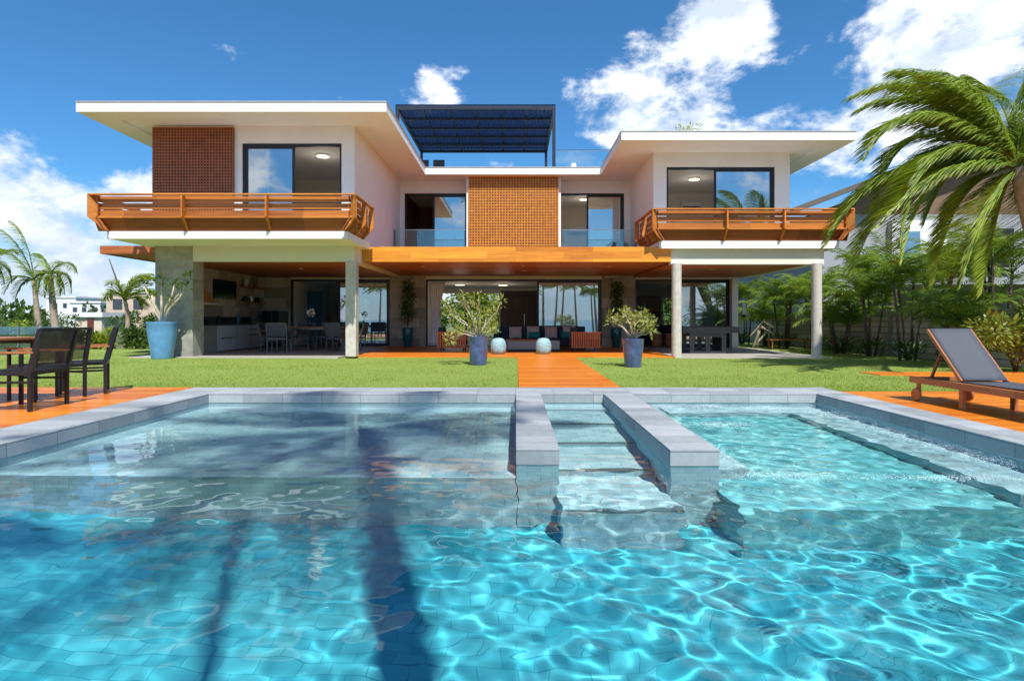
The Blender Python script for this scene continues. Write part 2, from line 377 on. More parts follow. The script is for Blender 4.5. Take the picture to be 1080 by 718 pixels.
# ------------------------------------------------------------------ ground, lawn, sea
def lawn_h(x, y):
    base = .045*sm((y-11)/5)*sm((-x-4)/2.5)+.03*sm((y-11)/5)*sm((6-x)/3)
    return base+.012*mnoise.noise(Vector((x*.5, y*.5, 0)))*sm((y-10.2)/1.5)
def make_ground():
    k = NT('earth'); f = k.noise(k.tc.outputs['Object'], .15, 6); f2 = k.noise(k.tc.outputs['Object'], 3, 6)
    k.base(k.mix(f2, k.ramp(f, [(.35, (.06, .10, .02)), (.65, (.16, .16, .07))]), (.05, .08, .02))); k.rough(.95)
    b = MB()
    S = 3000
    xs = [-S, -16, -5.35, 5.1, 30, S]
    ys = [-8, .05, 9.6, 70, S]
    for i in range(5):
        for j in range(4):
            if i == 2 and j == 1: continue       # the pool's hole
            b.add([(xs[i], ys[j], -.06), (xs[i+1], ys[j], -.06), (xs[i+1], ys[j+1], -.06), (xs[i], ys[j+1], -.06)], [(0, 1, 2, 3)])
    struct(b.build('ground', k.m))
    b = MB(); k = NT('beach_sand'); k.base(k.ramp(k.noise(k.tc.outputs['Object'], .6, 6), [(.3, (.42, .34, .24)), (.7, (.52, .44, .33))])); k.rough(.95)
    b.add([(-S, -8, -.06), (-S, -75, -2.2), (S, -75, -2.2), (S, -8, -.06)], [(0, 1, 2, 3)]); struct(b.build('beach', k.m))
    k = NT('sea_water'); k.base((.02, .16, .20)); k.rough(.18); k.bump(k.noise(k.tc.outputs['Object'], .8, 5), .5, .3)
    b = MB(); b.add([(-S, -60, -1.75), (-S, -S, -1.75), (S, -S, -1.75), (S, -60, -1.75)], [(0, 1, 2, 3)]); struct(b.build('sea', k.m))
    # lawn sheet
    k = NT('lawn_turf'); f = k.noise(k.tc.outputs['Object'], 38, 5, .7); f2 = k.noise(k.tc.outputs['Object'], .8, 3)
    k.base(k.mix(f2, k.ramp(f, [(.3, (.10, .18, .018)), (.7, (.22, .33, .04))]), (.26, .31, .07))); k.rough(.9); k.bump(f, .8, .03)
    b = MB(); x0, x1, y0, y1 = -16, 14, 9.63, 30; nx, ny = 60, 50
    v = [(x0+(x1-x0)*i/nx, y0+(y1-y0)*j/ny, 0) for j in range(ny+1) for i in range(nx+1)]
    v = [(a, c, lawn_h(a, c)) for a, c, _ in v]
    b.add(v, [(j*(nx+1)+i, j*(nx+1)+i+1, (j+1)*(nx+1)+i+1, (j+1)*(nx+1)+i) for j in range(ny) for i in range(nx)])
    struct(b.build('lawn', k.m, smooth=True))
    # blades
    rng = np.random.default_rng(3)
    n = 170000
    yy = 9.66+(19.5-9.66)*rng.random(n)**1.5; xx = rng.uniform(-1, 1, n)*(yy*.95+1)
    keep = (xx > -15) & (xx < 13.5) & ~((xx < 5.36) & (yy < 10.13)) & ~((xx < -5.5) & (yy < 10.21))
    keep &= ~((xx > .03) & (xx < 1.82) & (yy < 18))
    keep &= ~((xx > -5.3) & (xx < 4.95) & (yy > 17.8))
    keep &= ~((xx < -4.6) & (xx > -12) & (yy > 16.9)); keep &= ~((xx > 4.8) & (xx < 9.8) & (yy > 17.85))
    keep &= ~((xx > 7.7) & (yy < 13.3) & ((yy > 12.4) | (xx > 8.2)))
    xx, yy = xx[keep], yy[keep]; n = len(xx)
    zz = np.array([lawn_h(a, c) for a, c in zip(xx, yy)])
    pt = np.array([mnoise.noise(Vector((a*.7, c*.9, 3))) for a, c in zip(xx, yy)]); h = rng.uniform(.010, .032, n)*(1+.7*pt)*np.where(rng.random(n) < .03, 1.9, 1)*np.where((yy < 10.22) & (xx > -5.5) & (xx < 5.3), 1.5, 1); w = rng.uniform(.003, .007, n); a = rng.uniform(0, 6.28, n)
    tx = rng.normal(0, .016, n); ty = rng.normal(0, .016, n)
    p0 = np.stack([xx-w*np.cos(a), yy-w*np.sin(a), zz-.004], 1); p1 = np.stack([xx+w*np.cos(a), yy+w*np.sin(a), zz-.004], 1)
    p2 = np.stack([xx+tx, yy+ty, zz+h], 1)
    V = np.stack([p0, p1, p2], 1).reshape(-1, 3)
    me = bpy.data.meshes.new('grass'); me.vertices.add(3*n); me.vertices.foreach_set('co', V.ravel())
    me.loops.add(3*n); me.loops.foreach_set('vertex_index', np.arange(3*n, dtype=np.int32))
    me.polygons.add(n); me.polygons.foreach_set('loop_start', np.arange(0, 3*n, 3, dtype=np.int32)); me.polygons.foreach_set('loop_total', np.full(n, 3, dtype=np.int32))
    me.update(calc_edges=True); me.materials.append(leafmat('grass_blades', (.17, .26, .025), (.33, .43, .06), .4, .6, .55, (.50, .44, .17), .36, .66))
    o = bpy.data.objects.new('grass', me); COL.objects.link(o); struct(o, 'stuff')
    tag(o, 'short bright green lawn grass between pool and house', 'grass')
make_ground()

# ------------------------------------------------------------------ pool
REC = []
WZ = -.135
def make_pool():
    b = MB().box(-4.9, 4.8, .3, 9.26, -1.75, -1.55); REC.append(struct(b.build('pool_floor', POOLBL)))
    b = MB()
    b.box(-5.6, -4.915, -.4, 10.12, -1.75, -.13); b.box(4.815, 5.33, -.4, 10.12, -1.75, -.13)
    b.box(-4.915, 4.815, 9.275, 10.12, -1.75, -.13); b.box(-4.915, 4.815, -.4, .3, -1.75, -.13)
    REC.append(struct(b.build('pool_wall', POOLST)))
    b = MB()
    b.prism([(-5.6, -.4), (-4.9, .28), (-4.9, 9.26), (-5.6, 10.12)], -.13, .02)
    b.prism([(5.33, -.4), (5.33, 10.12), (4.8, 9.26), (4.8, .28)], -.13, .02)
    b.prism([(-5.6, 10.12), (-4.9, 9.26), (4.8, 9.26), (5.33, 10.12)], -.13, .02)
    b.prism([(-5.6, -.4), (5.33, -.4), (4.8, .28), (-4.9, .28)], -.13, .02)
    REC.append(struct(b.build('pool_coping', COPE, bevel=.006)))
    b = MB().box(-4.915, 0, 5.3, 9.275, -1.55, -.48)
    b.box(1.85, 2.25, 5.6, 9.275, -.80, -.50); b.box(4.15, 4.815, 4.75, 9.275, -.80, -.50); b.box(2.3, 4.15, 8.75, 9.275, -.80, -.50)
    REC.append(struct(b.build('pool_shelf', POOLST)))
    b = MB()
    REC.append(struct(MB().box(1.85, 4.815, 4.75, 9.275, -1.55, -.80).build('spa_floor', POOLSP)))
    prof = [(9.27, -1.56)]
    zs = [-.235-.165*i for i in range(5)]; ys = [8.7-.95*i for i in range(5)]
    prof.append((ys[-1], -1.56))
    for i in range(4, -1, -1):
        prof.append((ys[i], zs[i])); prof.append((ys[i-1] if i else 9.27, zs[i]))
    b.profile_x(prof, .392, 1.398); REC.append(struct(b.build('pool_steps', POOLST)))
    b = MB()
    for y_, z_ in zip(ys, zs): b.box(.41, 1.39, y_-.004, y_+.045, z_-.03, z_+.003)  # dark strips added to paint the risers' shade along each tread front
    REC.append(struct(b.build('step_shade_strip', plain('riser_shade_tone', (.10, .17, .19), .6, var=.2, scale=12))))
    b = MB()
    for (x0, x1, y0) in ((0, .4, 5.3), (1.4, 1.85, 5.26)):
        b.box(x0, x1, y0, 9.259, -.13, .02)
    REC.append(struct(b.build('pool_divider_coping', COPE, bevel=.006)))
    b = MB()
    for (x0, x1, y0) in ((0, .4, 5.3), (1.4, 1.85, 5.26)):
        b.box(x0+.008, x1-.008, y0+.01, 9.27, -1.54, -.131)
    REC.append(struct(b.build('pool_divider_wall', POOLST)))
    # water sheet with real waves
    x = np.linspace(-4.9, 4.8, 620); y = np.linspace(.3, 9.26, 570)
    X, Y = np.meshgrid(x, y); rng = np.random.default_rng(11)
    Z = np.zeros_like(X); Zs = np.zeros_like(X)
    for i in range(110):
        lam = .11*(.42/.11)**rng.random(); kk = 2*math.pi/lam; a = rng.normal(1.1, .9) if i % 3 else rng.uniform(0, 6.28)
        A = .15/kk**2
        Z += A*np.sin(kk*(X*math.cos(a)+Y*math.sin(a))+rng.uniform(0, 6.28))
    for i in range(60):
        lam = rng.uniform(.12, .40); kk = 2*math.pi/lam; a = rng.uniform(0, 6.28); A = .0008*(lam/.25)
        Zs += A*np.sin(kk*(X*math.cos(a)+Y*math.sin(a))+rng.uniform(0, 6.28))
    Zl = np.zeros_like(X)
    for i in range(14):
        lam = rng.uniform(.8, 1.8); kk = 2*math.pi/lam; a = rng.uniform(0, 6.28)
        Zl += .00035*np.sin(kk*(X*math.cos(a)+Y*math.sin(a))+rng.uniform(0, 6.28))
    def ss(t): t = np.clip(t, 0, 1); return t*t*(3-2*t)
    amp = .40+.70*ss((X+2.2)/4.0)
    spa = ss((X-1.95)/.6)*ss((Y-4.8)/1.0)
    calm = ss((Y-4.6)/1.2)*(1-spa)
    Z = Z*amp*(1-.74*calm)+Zl*(1-.5*calm)+Zs*(.01+.02*ss((X-.5)/3)+.17*spa)
    v = np.stack([X.ravel(), Y.ravel(), (Z+WZ).ravel()], 1); ny, nx = X.shape
    idx = np.arange(nx*ny).reshape(ny, nx); f = np.stack([idx[:-1, :-1], idx[:-1, 1:], idx[1:, 1:], idx[1:, :-1]], -1).reshape(-1, 4)
    m = bpy.data.materials.new('pool_water'); m.use_nodes = True; t = m.node_tree; t.nodes.clear()
    o_ = t.nodes.new('ShaderNodeOutputMaterial'); g = t.nodes.new('ShaderNodeBsdfGlass'); g.inputs['IOR'].default_value = 1.27
    g.inputs['Roughness'].default_value = 0; g.inputs['Color'].default_value = (.90, .99, 1, 1); t.links.new(g.outputs[0], o_.inputs[0])
    me = bpy.data.meshes.new('pool_water'); me.from_pydata(v.tolist(), [], f.tolist()); me.materials.append(m)
    me.polygons.foreach_set('use_smooth', [True]*len(me.polygons))
    o = bpy.data.objects.new('pool_water', me); COL.objects.link(o); struct(o); o.cycles.is_caustics_caster = True
    for r in REC: r.cycles.is_caustics_receiver = True
    # foam over the spa jets: little bubbles and films riding the water
    b = MB(); rg = random.Random(5)
    def hz(px_, py_):
        i = int((px_+4.9)/9.7*619); j = int((py_-.3)/8.96*569)
        return Z[max(0, min(569, j)), max(0, min(619, i))]+WZ
    jets = [(2.3, 8.95, .34, .18), (3.0, 9.0, .34, .15), (3.75, 8.8, .4, .2), (4.45, 8.1, .28, .55), (4.45, 6.9, .25, .7), (4.5, 5.7, .2, .6), (2.0, 6.2, .12, .8), (2.3, 5.0, .5, .12), (3.6, 4.9, .7, .10), (2.6, 7.4, .35, .2)]
    for (cx, cy, rx, ry) in jets:
        for q in range(800):
            x_ = rg.gauss(cx, rx*.55); y_ = rg.gauss(cy, ry*.6)
            if not (1.88 < x_ < 4.75 and 4.5 < y_ < 9.2): continue
            r = rg.uniform(.001, .0035); z_ = hz(x_, y_)
            b.ball((x_, y_, z_+.001), r, 5, 1.4, 1.6, .6)
    k = plain('foam_bubbles', (.75, .82, .84), .3, var=.03)
    o = b.build('foam', k, smooth=True); struct(o, 'stuff'); tag(o, 'white bubbly foam floating over the spa jets', 'foam')
make_pool()

def flat(name, x0, x1, y0, y1, z0, z1, m, **kw): return struct(MB().box(x0, x1, y0, y1, z0, z1).build(name, m, **kw))
flat('pool_deck', -22, -5.604, -2, 10.2, -.2, .012, DECK)
flat('pool_deck', 5.334, 22, -2, 9.62, -.2, .012, DECK)
flat('pool_deck', 8.3, 22, 9.624, 12.4, -.2, .012, DECK)
flat('wooden_path', 7.8, 22, 12.404, 13.2, -.2, .014, DECK)
flat('wooden_path', .05, 1.80, 10.124, 17.85, -.2, .045, DECK)
struct(MB().prism([(-5.2, 17.854), (4.9, 17.854), (4.9, 24.2), (-5.2, 24.2)], -.2, .062).build('house_deck', DECK))
flat('kitchen_patio', -11.3, -5.204, 16.95, 24.2, -.2, .10, PATIO, bevel=.004)
flat('side_patio', 4.904, 9.75, 17.9, 24.2, -.2, .03, PATIO, bevel=.004)

# ------------------------------------------------------------------ the house
house = thing('house', 'large two storey white villa with wooden balconies and flat overhanging roofs', 'house', (0, 17.25, 0))
HP = lambda b, name, m, **kw: b.build(name, m, house, **kw)
SO, RT = 6.89, 7.15
def wall_x(b, x0, x1, z0, z1, y0, y1, holes):
    """wall in the xz plane with rectangular openings (x0,x1,z0,z1)"""
    holes = sorted(holes); x = x0
    for (a, c, d, e) in holes:
        if a > x: b.box(x, a, y0, y1, z0, z1)
        if d > z0: b.box(a, c, y0, y1, z0, d)
        if e < z1: b.box(a, c, y0, y1, e, z1)
        x = c
    if x < x1: b.box(x, x1, y0, y1, z0, z1)
# upper walls of the wings
b = MB(); wall_x(b, -10.78, -4.80, 3.585, 6.947, 17.25, 17.45, [(-8.14, -5.18, 3.60, 6.44)])
b.box(-10.78, -10.6, 17.45, 24.1, 3.585, 6.947); b.box(-4.98, -4.80, 17.45, 24.1, 3.585, 6.947)
HP(b, 'wall', WHITE)
b = MB(); wall_x(b, 4.74, 9.43, 3.635, 6.947, 19.97, 20.17, [(5.19, 8.92, 3.65, 6.45)])
b.box(9.25, 9.43, 20.17, 28, 3.635, 6.947); b.box(4.74, 4.92, 20.17, 24.1, 3.635, 6.947)
HP(b, 'wall', WHITE)
b = MB(); wall_x(b, -4.798, 4.738, 3.47, 6.947, 24.1, 24.28, [(-4.62, -1.97, 3.52, 6.44), (1.81, 4.50, 3.52, 6.44)])
b.box(-1.97, 1.80, 23.17, 24.1, 3.47, 6.947)
HP(b, 'wall', WHITE)
# roof
poly = [(-12.05, 15.9), (-3.55, 15.9), (-3.55, 22.76), (3.35, 22.76), (3.35, 18.4), (10.8, 18.4), (10.8, 29.5), (-12.05, 29.5)]
inner = [(-11.32, 16.63), (-4.28, 16.63), (-4.28, 23.49-.25), (4.08, 23.49-.25), (4.08, 19.13), (10.07, 19.13), (10.07, 28.7), (-11.32, 28.7)]
b = MB().prism(poly, 6.95, RT); roof = HP(b, 'roof', WHITE)
b = MB()
for i in range(8):
    j = (i+1) % 8; b.prism([poly[i], poly[j], inner[j], inner[i]], SO, 6.949)
b.build('eave_soffit', SOFFIT, roof)
b = MB()
for i in range(8):
    j = (i+1) % 8; p, q = Vector(poly[i]), Vector(poly[j]); t = (q-p).normalized(); n_ = Vector((-t.y, t.x))
    a, c = p-n_*.02, q-n_*.02
    b.prism([tuple(a), tuple(c), tuple(q+n_*.06), tuple(p+n_*.06)], RT+.001, RT+.03)
b.build('roof_flashing', plain('grey_flashing', (.42, .43, .44), .5, .3), roof)
# balcony slabs, beams, columns
b = MB().box(-11.02, -4.55, 15.65, 24.0, 3.38, 3.58); HP(b, 'balcony_slab', WHITE)
b = MB().box(4.46, 10.0, 17.95, 24.0, 3.40, 3.63); HP(b, 'balcony_slab', WHITE)
b = MB().box(-9.598, -4.80, 17.25, 17.53, 2.93, 3.378); b.box(-5.06, -4.80, 17.531, 24.0, 2.94, 3.378); HP(b, 'beam', GREENW)
b = MB().box(4.85, 9.64, 18.15, 18.43, 2.93, 3.398); b.box(9.36, 9.64, 18.431, 24.2, 2.94, 3.398); HP(b, 'beam', GREENW)
b = MB().box(-5.05, -4.74, 17.2, 17.5, .1, 2.929); HP(b, 'column', CONC, bevel=.01)
for x in (5.0, 9.36):
    b = MB().lathe([(.152, 0), (.15, 1.4), (.15, 2.96)], (x, 18.05, -.02), 32); HP(b, 'column', CONC, smooth='auto')
b = MB().box(8.97, 9.22, 24.05, 24.45, .03, 2.93); HP(b, 'column', WHITE)
b = MB().box(-10.72, -9.6, 17.25, 17.85, 0, 3.378); HP(b, 'stone_pillar', PILLAR)
# wooden ceilings and canopy
b = MB().box(-10.6, -5.062, 17.54, 24.28, 2.96, 3.04); HP(b, 'wooden_ceiling', CEILW)
b = MB().box(4.92, 9.358, 18.45, 24.28, 2.96, 3.04); HP(b, 'wooden_ceiling', CEILW)
can = HP(MB().box(-4.79, 4.84, 18.16, 24.28, 3.02, 3.45), 'canopy', CEILW)
MB().box(-4.792, 4.842, 18.11, 18.157, 3.0, 3.47).build('canopy_fascia', FASCW, can)
b = MB().box(-12.55, -10.73, 17.6, 24.5, 3.22, 3.40); sc_ = HP(b, 'side_canopy', CEILW)
MB().box(-12.6, -12.552, 17.58, 24.5, 3.19, 3.43).build('canopy_fascia', CEILW, sc_)
MB().box(-12.55, -10.73, 17.55, 17.597, 3.19, 3.43).build('canopy_fascia', CEILW, sc_)
# downlights in the canopy
for (x, y) in ((-3.2, 20), (.25, 19.6), (.3, 21.6), (3.2, 20), (-7.4, 20), (6.9, 20.5)):
    z = 3.018 if abs(x) < 4.7 else 2.958
    MB().lathe([(.07, -.012), (.07, 0)], (x, y, z), 14).build('downlight', plain('downlight_rim', (.7, .68, .62), .4), can if abs(x) < 4.7 else house)
# ground floor facade
HP(MB().box(-10.78, -9.44, 24.285, 24.5, 0, 3.37), 'stone_wall', STONE)
HP(MB().box(-5.28, -3.77, 24.285, 24.5, 0, 3.44), 'stone_wall', STONE)
HP(MB().box(3.6, 5.0, 24.285, 24.5, 0, 3.44), 'stone_wall', STONE)
HP(MB().box(-10.78, -10.58, 17.852, 24.282, 0, 3.37), 'stone_wall', STONE)
for (xa, xb) in ((-9.438, -5.282), (-3.768, 3.598), (5.002, 8.97)): HP(MB().box(xa, xb, 24.283, 24.5, 2.883, 3.44), 'lintel', GREENW)

def window(x0, x1, z0, z1, y, panes, fw=.07, dark=BLACK, deep=.12):
    """outer frame with sliding leaves; panes = list of (x0,x1) glazed leaves"""
    b = MB(); b.box(x0, x0+fw, y, y+deep, z0, z1); b.box(x1-fw, x1, y, y+deep, z0, z1)
    b.box(x0+fw, x1-fw, y, y+deep, z1-fw, z1); b.box(x0+fw, x1-fw, y, y+deep, z0, z0+.035)
    fr = HP(b, 'window_frame', dark)
    for i, (a, c) in enumerate(panes):
        yy = y+.02+.03*(i % 2); w = .075
        l = MB(); zz0, zz1 = z0+.036, z1-fw-.001
        l.box(a, a+w, yy, yy+.045, zz0, zz1); l.box(c-w, c, yy, yy+.045, zz0, zz1)
        l.box(a+w, c-w, yy, yy+.045, zz1-w, zz1); l.box(a+w, c-w, yy, yy+.045, zz0, zz0+w)
        l.build('sash', dark, fr)
        MB().box(a+w, c-w, yy+.018, yy+.026, zz0+w, zz1-w).build('pane', GLASS, fr)
    return fr
window(-8.14, -5.18, 3.6, 6.44, 17.3, [(-8.07, -6.6)])
window(5.19, 8.92, 3.65, 6.45, 20.02, [(6.85, 8.85)])
window(-4.62, -1.97, 3.52, 6.44, 24.15, [(-3.45, -2.04)])
window(1.81, 4.50, 3.52, 6.44, 24.15, [(2.95, 4.43)])
window(-9.44, -5.28, .09, 2.88, 24.34, [(-7.45, -5.35)])
window(-3.77, 3.6, .062, 2.88, 24.34, [(.9, 3.53)])
window(5.0, 8.97, .05, 2.88, 24.34, [(6.6, 8.9)])

# rooms behind the windows
def room(x0, x1, y0, y1, z0, z1, m=ROOMW, floor=None, back_holes=()):
    b = MB(); b.box(x0-.05, x0, y0, y1, z0, z1); b.box(x1, x1+.05, y0, y1, z0, z1)
    wall_x(b, x0-.05, x1+.05, z0, z1, y1, y1+.06, list(back_holes)); HP(b, 'room_wall', m)
    HP(MB().box(x0-.05, x1+.05, y0, y1+.06, z1, z1+.05), 'ceiling', WHITE)
    HP(MB().box(x0-.05, x1+.05, y0, y1+.06, z0-.05, z0-.001), 'floor', floor or PATIO)
room(-10.5, -5.05, 17.47, 23.0, 3.64, 6.7)
room(4.98, 9.2, 20.2, 25.2, 3.69, 6.7)
room(-4.75, -1.6, 24.3, 28.5, 3.56, 6.7, plain('warm_wood_wall', (.16, .055, .03), .6, var=.3))
room(1.5, 4.7, 24.3, 28.5, 3.56, 6.7)
# ground floor: dining room, living room, lounge
DOORBK = (-4.05, -1.05)
room(-9.6, -4.6, 24.52, 30.0, .10, 2.86, ROOMW, None, [(-8.2, -7.6, .1, 2.35), (-6.6, -5.2, .1, 2.4)])
room(-4.2, 4.2, 24.52, 31.0, .07, 2.86, ROOMW, None, [(-4.0, -2.7, .1, 2.6), (-2.6, -.9, .1, 2.6)])
room(4.6, 9.1, 24.52, 30.0, .05, 2.86, plain('lounge_wall', (.52, .49, .46), .8, var=.05), None, [(7.6, 8.6, .1, 2.3)])
dd = HP(MB().box(-.82, 1.75, 30.90, 30.98, .07, 2.72), 'entrance_door', DARKW)
b = MB()
for i in range(7): b.box(-.8+.36*i, -.8+.36*i+.03, 30.87, 30.899, .1, 2.7)
b.build('door_batten', DARKW, dd)
MB().box(.44, .48, 30.80, 30.869, .9, 1.5).build('handle', plain('steel', (.5, .5, .52), .3, 1), dd)
MB().box(-2.70, -2.60, 30.95, 31.05, .08, 2.6).build('window_frame', BLACK, house)

# lattice screens (real bars with gaps)
def lattice(x0, x1, z0, z1, y, m, p=.105, w=.05, backing=None):
    b = MB(); nx = round((x1-x0)/p); nz = round((z1-z0)/p)
    for i in range(nx+1):
        x = x0+(x1-x0-w)*i/nx; b.box(x, x+w, y-.006, y+.02, z0, z1)
    for j in range(nz+1):
        z = z0+(z1-z0-w)*j/nz; b.box(x0-.003, x1+.003, y-.014, y-.007, z, z+w)
    o = HP(b, 'lattice_screen', m)
    if backing: MB().box(x0+.01, x1-.01, y+.05, y+.07, z0+.01, z1-.01).build('backing_board', backing, o)
    return o
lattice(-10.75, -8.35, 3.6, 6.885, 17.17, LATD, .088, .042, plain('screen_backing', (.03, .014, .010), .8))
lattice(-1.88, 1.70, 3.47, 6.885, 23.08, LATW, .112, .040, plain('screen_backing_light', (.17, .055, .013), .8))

# flared balcony railings
def railing(x0, x1, yf, zb, posts, yback_l, yback_r):
    off, kz, tz = .27, zb+.36, zb+.92
    root = HP(MB().box(x0-off-.04, x1+off+.04, yf-off-.045, yf-off+.075, tz, tz+.035), 'balcony_railing', RAILW)
    def slats(fn, L, bays):
        """fn(u, out, z) -> world point; u along the run"""
        bb = MB(); b2 = MB(); lower = []; cur = [bb]
        def board(u0, u1, o0, z0, o1, z1, th=.02):
            # board between (o0,z0) and (o1,z1) in profile, thickness th inwards
            d = Vector((o1-o0, z1-z0)).normalized(); nn = Vector((-d.y, d.x))*th
            pr = [(o0, z0), (o1, z1), (o1+nn.x, z1+nn.y), (o0+nn.x, z0+nn.y)]
            v = [tuple(fn(u0, o, z)) for o, z in pr]+[tuple(fn(u1, o, z)) for o, z in pr]
            cur[0].add(v, [(0, 1, 2, 3), (7, 6, 5, 4), (0, 4, 5, 1), (1, 5, 6, 2), (2, 6, 7, 3), (3, 7, 4, 0)])
        for z in (0.0, .185, .37): board(0, L, off-.15, kz+.03+z, off-.15, kz+.18+z)
        for t in (-.04, .31, .66):
            lower.append((0, L, -.04+(off-.07)*t, zb+.02+.34*t, -.04+(off-.07)*(t+.33), zb+.02+.34*(t+.33)))
        b3 = MB(); cur[0] = b3; board(0, L, off-.085, kz-.03, off-.085, kz+.02, .05); b3.build('edge_board', RAILW, root)
        cur[0] = b2
        for q in lower: board(*q)
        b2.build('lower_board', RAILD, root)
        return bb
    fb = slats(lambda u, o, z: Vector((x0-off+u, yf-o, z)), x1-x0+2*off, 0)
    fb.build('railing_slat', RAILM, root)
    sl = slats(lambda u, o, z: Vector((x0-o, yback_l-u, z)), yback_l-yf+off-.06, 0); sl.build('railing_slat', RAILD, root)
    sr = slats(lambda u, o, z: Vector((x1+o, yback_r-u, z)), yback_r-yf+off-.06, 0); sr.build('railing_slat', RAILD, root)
    b = MB(); b.box(x0-off-.04, x0-off+.075, yf-off+.076, yback_l+.03, tz, tz+.035); b.build('handrail', RAILW, root)
    b = MB(); b.box(x1+off-.075, x1+off+.04, yf-off+.076, yback_r+.03, tz, tz+.035); b.build('handrail', RAILW, root)
    prof = [(0.0, zb+.004), (off+.03, kz-.02), (off+.03, tz-.001), (off-.12, tz-.001), (off-.12, kz+.05), (-.10, zb+.004)]
    def post_front(x, w=.045):
        v = [(x-w/2, yf-o, z) for o, z in prof]+[(x+w/2, yf-o, z) for o, z in prof]; n = len(prof)
        MB().add(v, [tuple(range(n)), tuple(range(2*n-1, n-1, -1))]+[(i, n+i, n+(i+1) % n, (i+1) % n) for i in range(n)]).build('railing_post', RAILW, root)
    for x in posts: post_front(x)
    def post_side(xe, sgn, y, w=.045):
        v = [(xe+sgn*o, y-w/2, z) for o, z in prof]+[(xe+sgn*o, y+w/2, z) for o, z in prof]; n = len(prof)
        MB().add(v, [tuple(range(n)), tuple(range(2*n-1, n-1, -1))]+[(i, n+i, n+(i+1) % n, (i+1) % n) for i in range(n)]).build('railing_post', RAILW, root)
    for (xe, sg, yb) in ((x0, -1, yback_l), (x1, 1, yback_r)):
        for y in (yf-off+.12, (yf+yb)/2, yb): post_side(xe, sg, y)
        # mitred corner board
        q = [(0, zb+.004), (off+.035, kz-.02), (off+.035, tz-.001), (off-.03, tz-.001), (-.06, zb+.05)]
        w = .02; n = len(q)
        v = [(xe+sg*o, yf-o-w, z) for o, z in q]+[(xe+sg*o, yf-o+w+.03, z) for o, z in q]
        MB().add(v, [tuple(range(n)), tuple(range(2*n-1, n-1, -1))]+[(i, n+i, n+(i+1) % n, (i+1) % n) for i in range(n)]).build('corner_post', RAILW, root)
railing(-11.02, -4.55, 15.65, 3.58, [-8.85, -6.62], 17.2, 17.35)
railing(4.46, 10.0, 17.95, 3.63, [6.45, 8.2], 20.3, 20.3)

# glass balustrades on the middle terrace
for (x0, x1) in ((-4.78, -1.98), (1.82, 4.72)):
    o = HP(MB().box(x0, x1, 22.74, 22.755, 3.46, 4.70), 'glass_balustrade', GLASSC)
    MB().box(x0, x1, 22.73, 22.765, 4.701, 4.725).build('handrail', plain('steel', (.5, .5, .52), .3, 1), o)
    for x in (x0+.02, x1-.04): MB().box(x, x+.03, 22.756, 22.79, 3.46, 4.70).build('balustrade_post', BLACK, o)

# roof terrace pergola
per = HP(MB().box(-4.85, 1.60, 23.35, 23.45, 9.66, 9.80), 'pergola', NAVY)
b = MB()
for x in (-4.85, 1.50): b.box(x, x+.10, 23.451, 29.5, 9.66, 9.80)
b.box(-4.75, 1.50, 29.4, 29.5, 9.66, 9.80); b.build('pergola_frame', NAVY, per)
for i in range(1, 5):
    MB().box(-4.75, 1.50, 23.4+1.2*i-.03, 23.4+1.2*i+.03, 9.64, 9.76).build('pergola_beam', NAVY, per)
for i in range(1, 6):
    MB().box(-4.85+1.06*i-.03, -4.85+1.06*i+.03, 23.45, 29.4, 9.761, 9.83).build('pergola_beam', NAVY, per)
b = MB()
for i in range(36):
    x = -4.70+.175*i; b.box(x, x+.02, 23.45, 29.4, 9.765, 9.80)
for i in range(14):
    y = 23.5+.43*i; b.box(-4.75, 1.5, y, y+.015, 9.80, 9.812)
b.build('pergola_slats', NAVY, per)
k = NT('dark_blue_panel'); k.t.nodes.remove(k.b); tr = k.n('ShaderNodeBsdfTransparent'); tr.inputs[0].default_value = (.30, .40, .55, 1)
df = k.n('ShaderNodeBsdfDiffuse'); df.inputs[0].default_value = (.03, .05, .10, 1)
tl = k.n('ShaderNodeBsdfTranslucent'); tl.inputs[0].default_value = (.05, .09, .18, 1); ad = k.n('ShaderNodeMixShader'); ad.inputs[0].default_value = .5
k.l(df.outputs[0], ad.inputs[1]); k.l(tl.outputs[0], ad.inputs[2])
mx = k.n('ShaderNodeMixShader'); mx.inputs[0].default_value = .6; k.l(tr.outputs[0], mx.inputs[1]); k.l(ad.outputs[0], mx.inputs[2]); k.l(mx.outputs[0], k.out.inputs[0])
MB().box(-4.85, 1.6, 23.35, 29.5, 9.835, 9.85).build('pergola_panel', k.m, per)
for (x, y) in ((1.47, 23.36), (-4.84, 23.36), (1.47, 29.38), (-4.84, 29.38)):
    MB().box(x, x+.13, y, y+.1, 7.15, 9.659).build('pergola_post', NAVY, per)
# terrace wall, rail
o = HP(MB().box(-4.6, 1.4, 30.0, 30.15, 7.151, 8.0), 'terrace_parapet', WHITE)
o = HP(MB().box(1.7, 7.2, 24.9, 24.915, 7.151, 8.44), 'glass_balustrade', GLASSC)
MB().box(1.7, 7.2, 24.885, 24.93, 8.441, 8.465).build('handrail', BLACK, o)
b = MB(); b.box(2.25, 2.75, 23.2, 23.5, 7.151, 7.30); b.build('roof_light', WHITE, house, bevel=.02)
b = MB(); b.lathe([(.10, 0), (.11, .1), (.07, .16)], (2.32, 23.3, 7.301), 14); b.build('roof_light_head', WHITE, house, smooth=True)

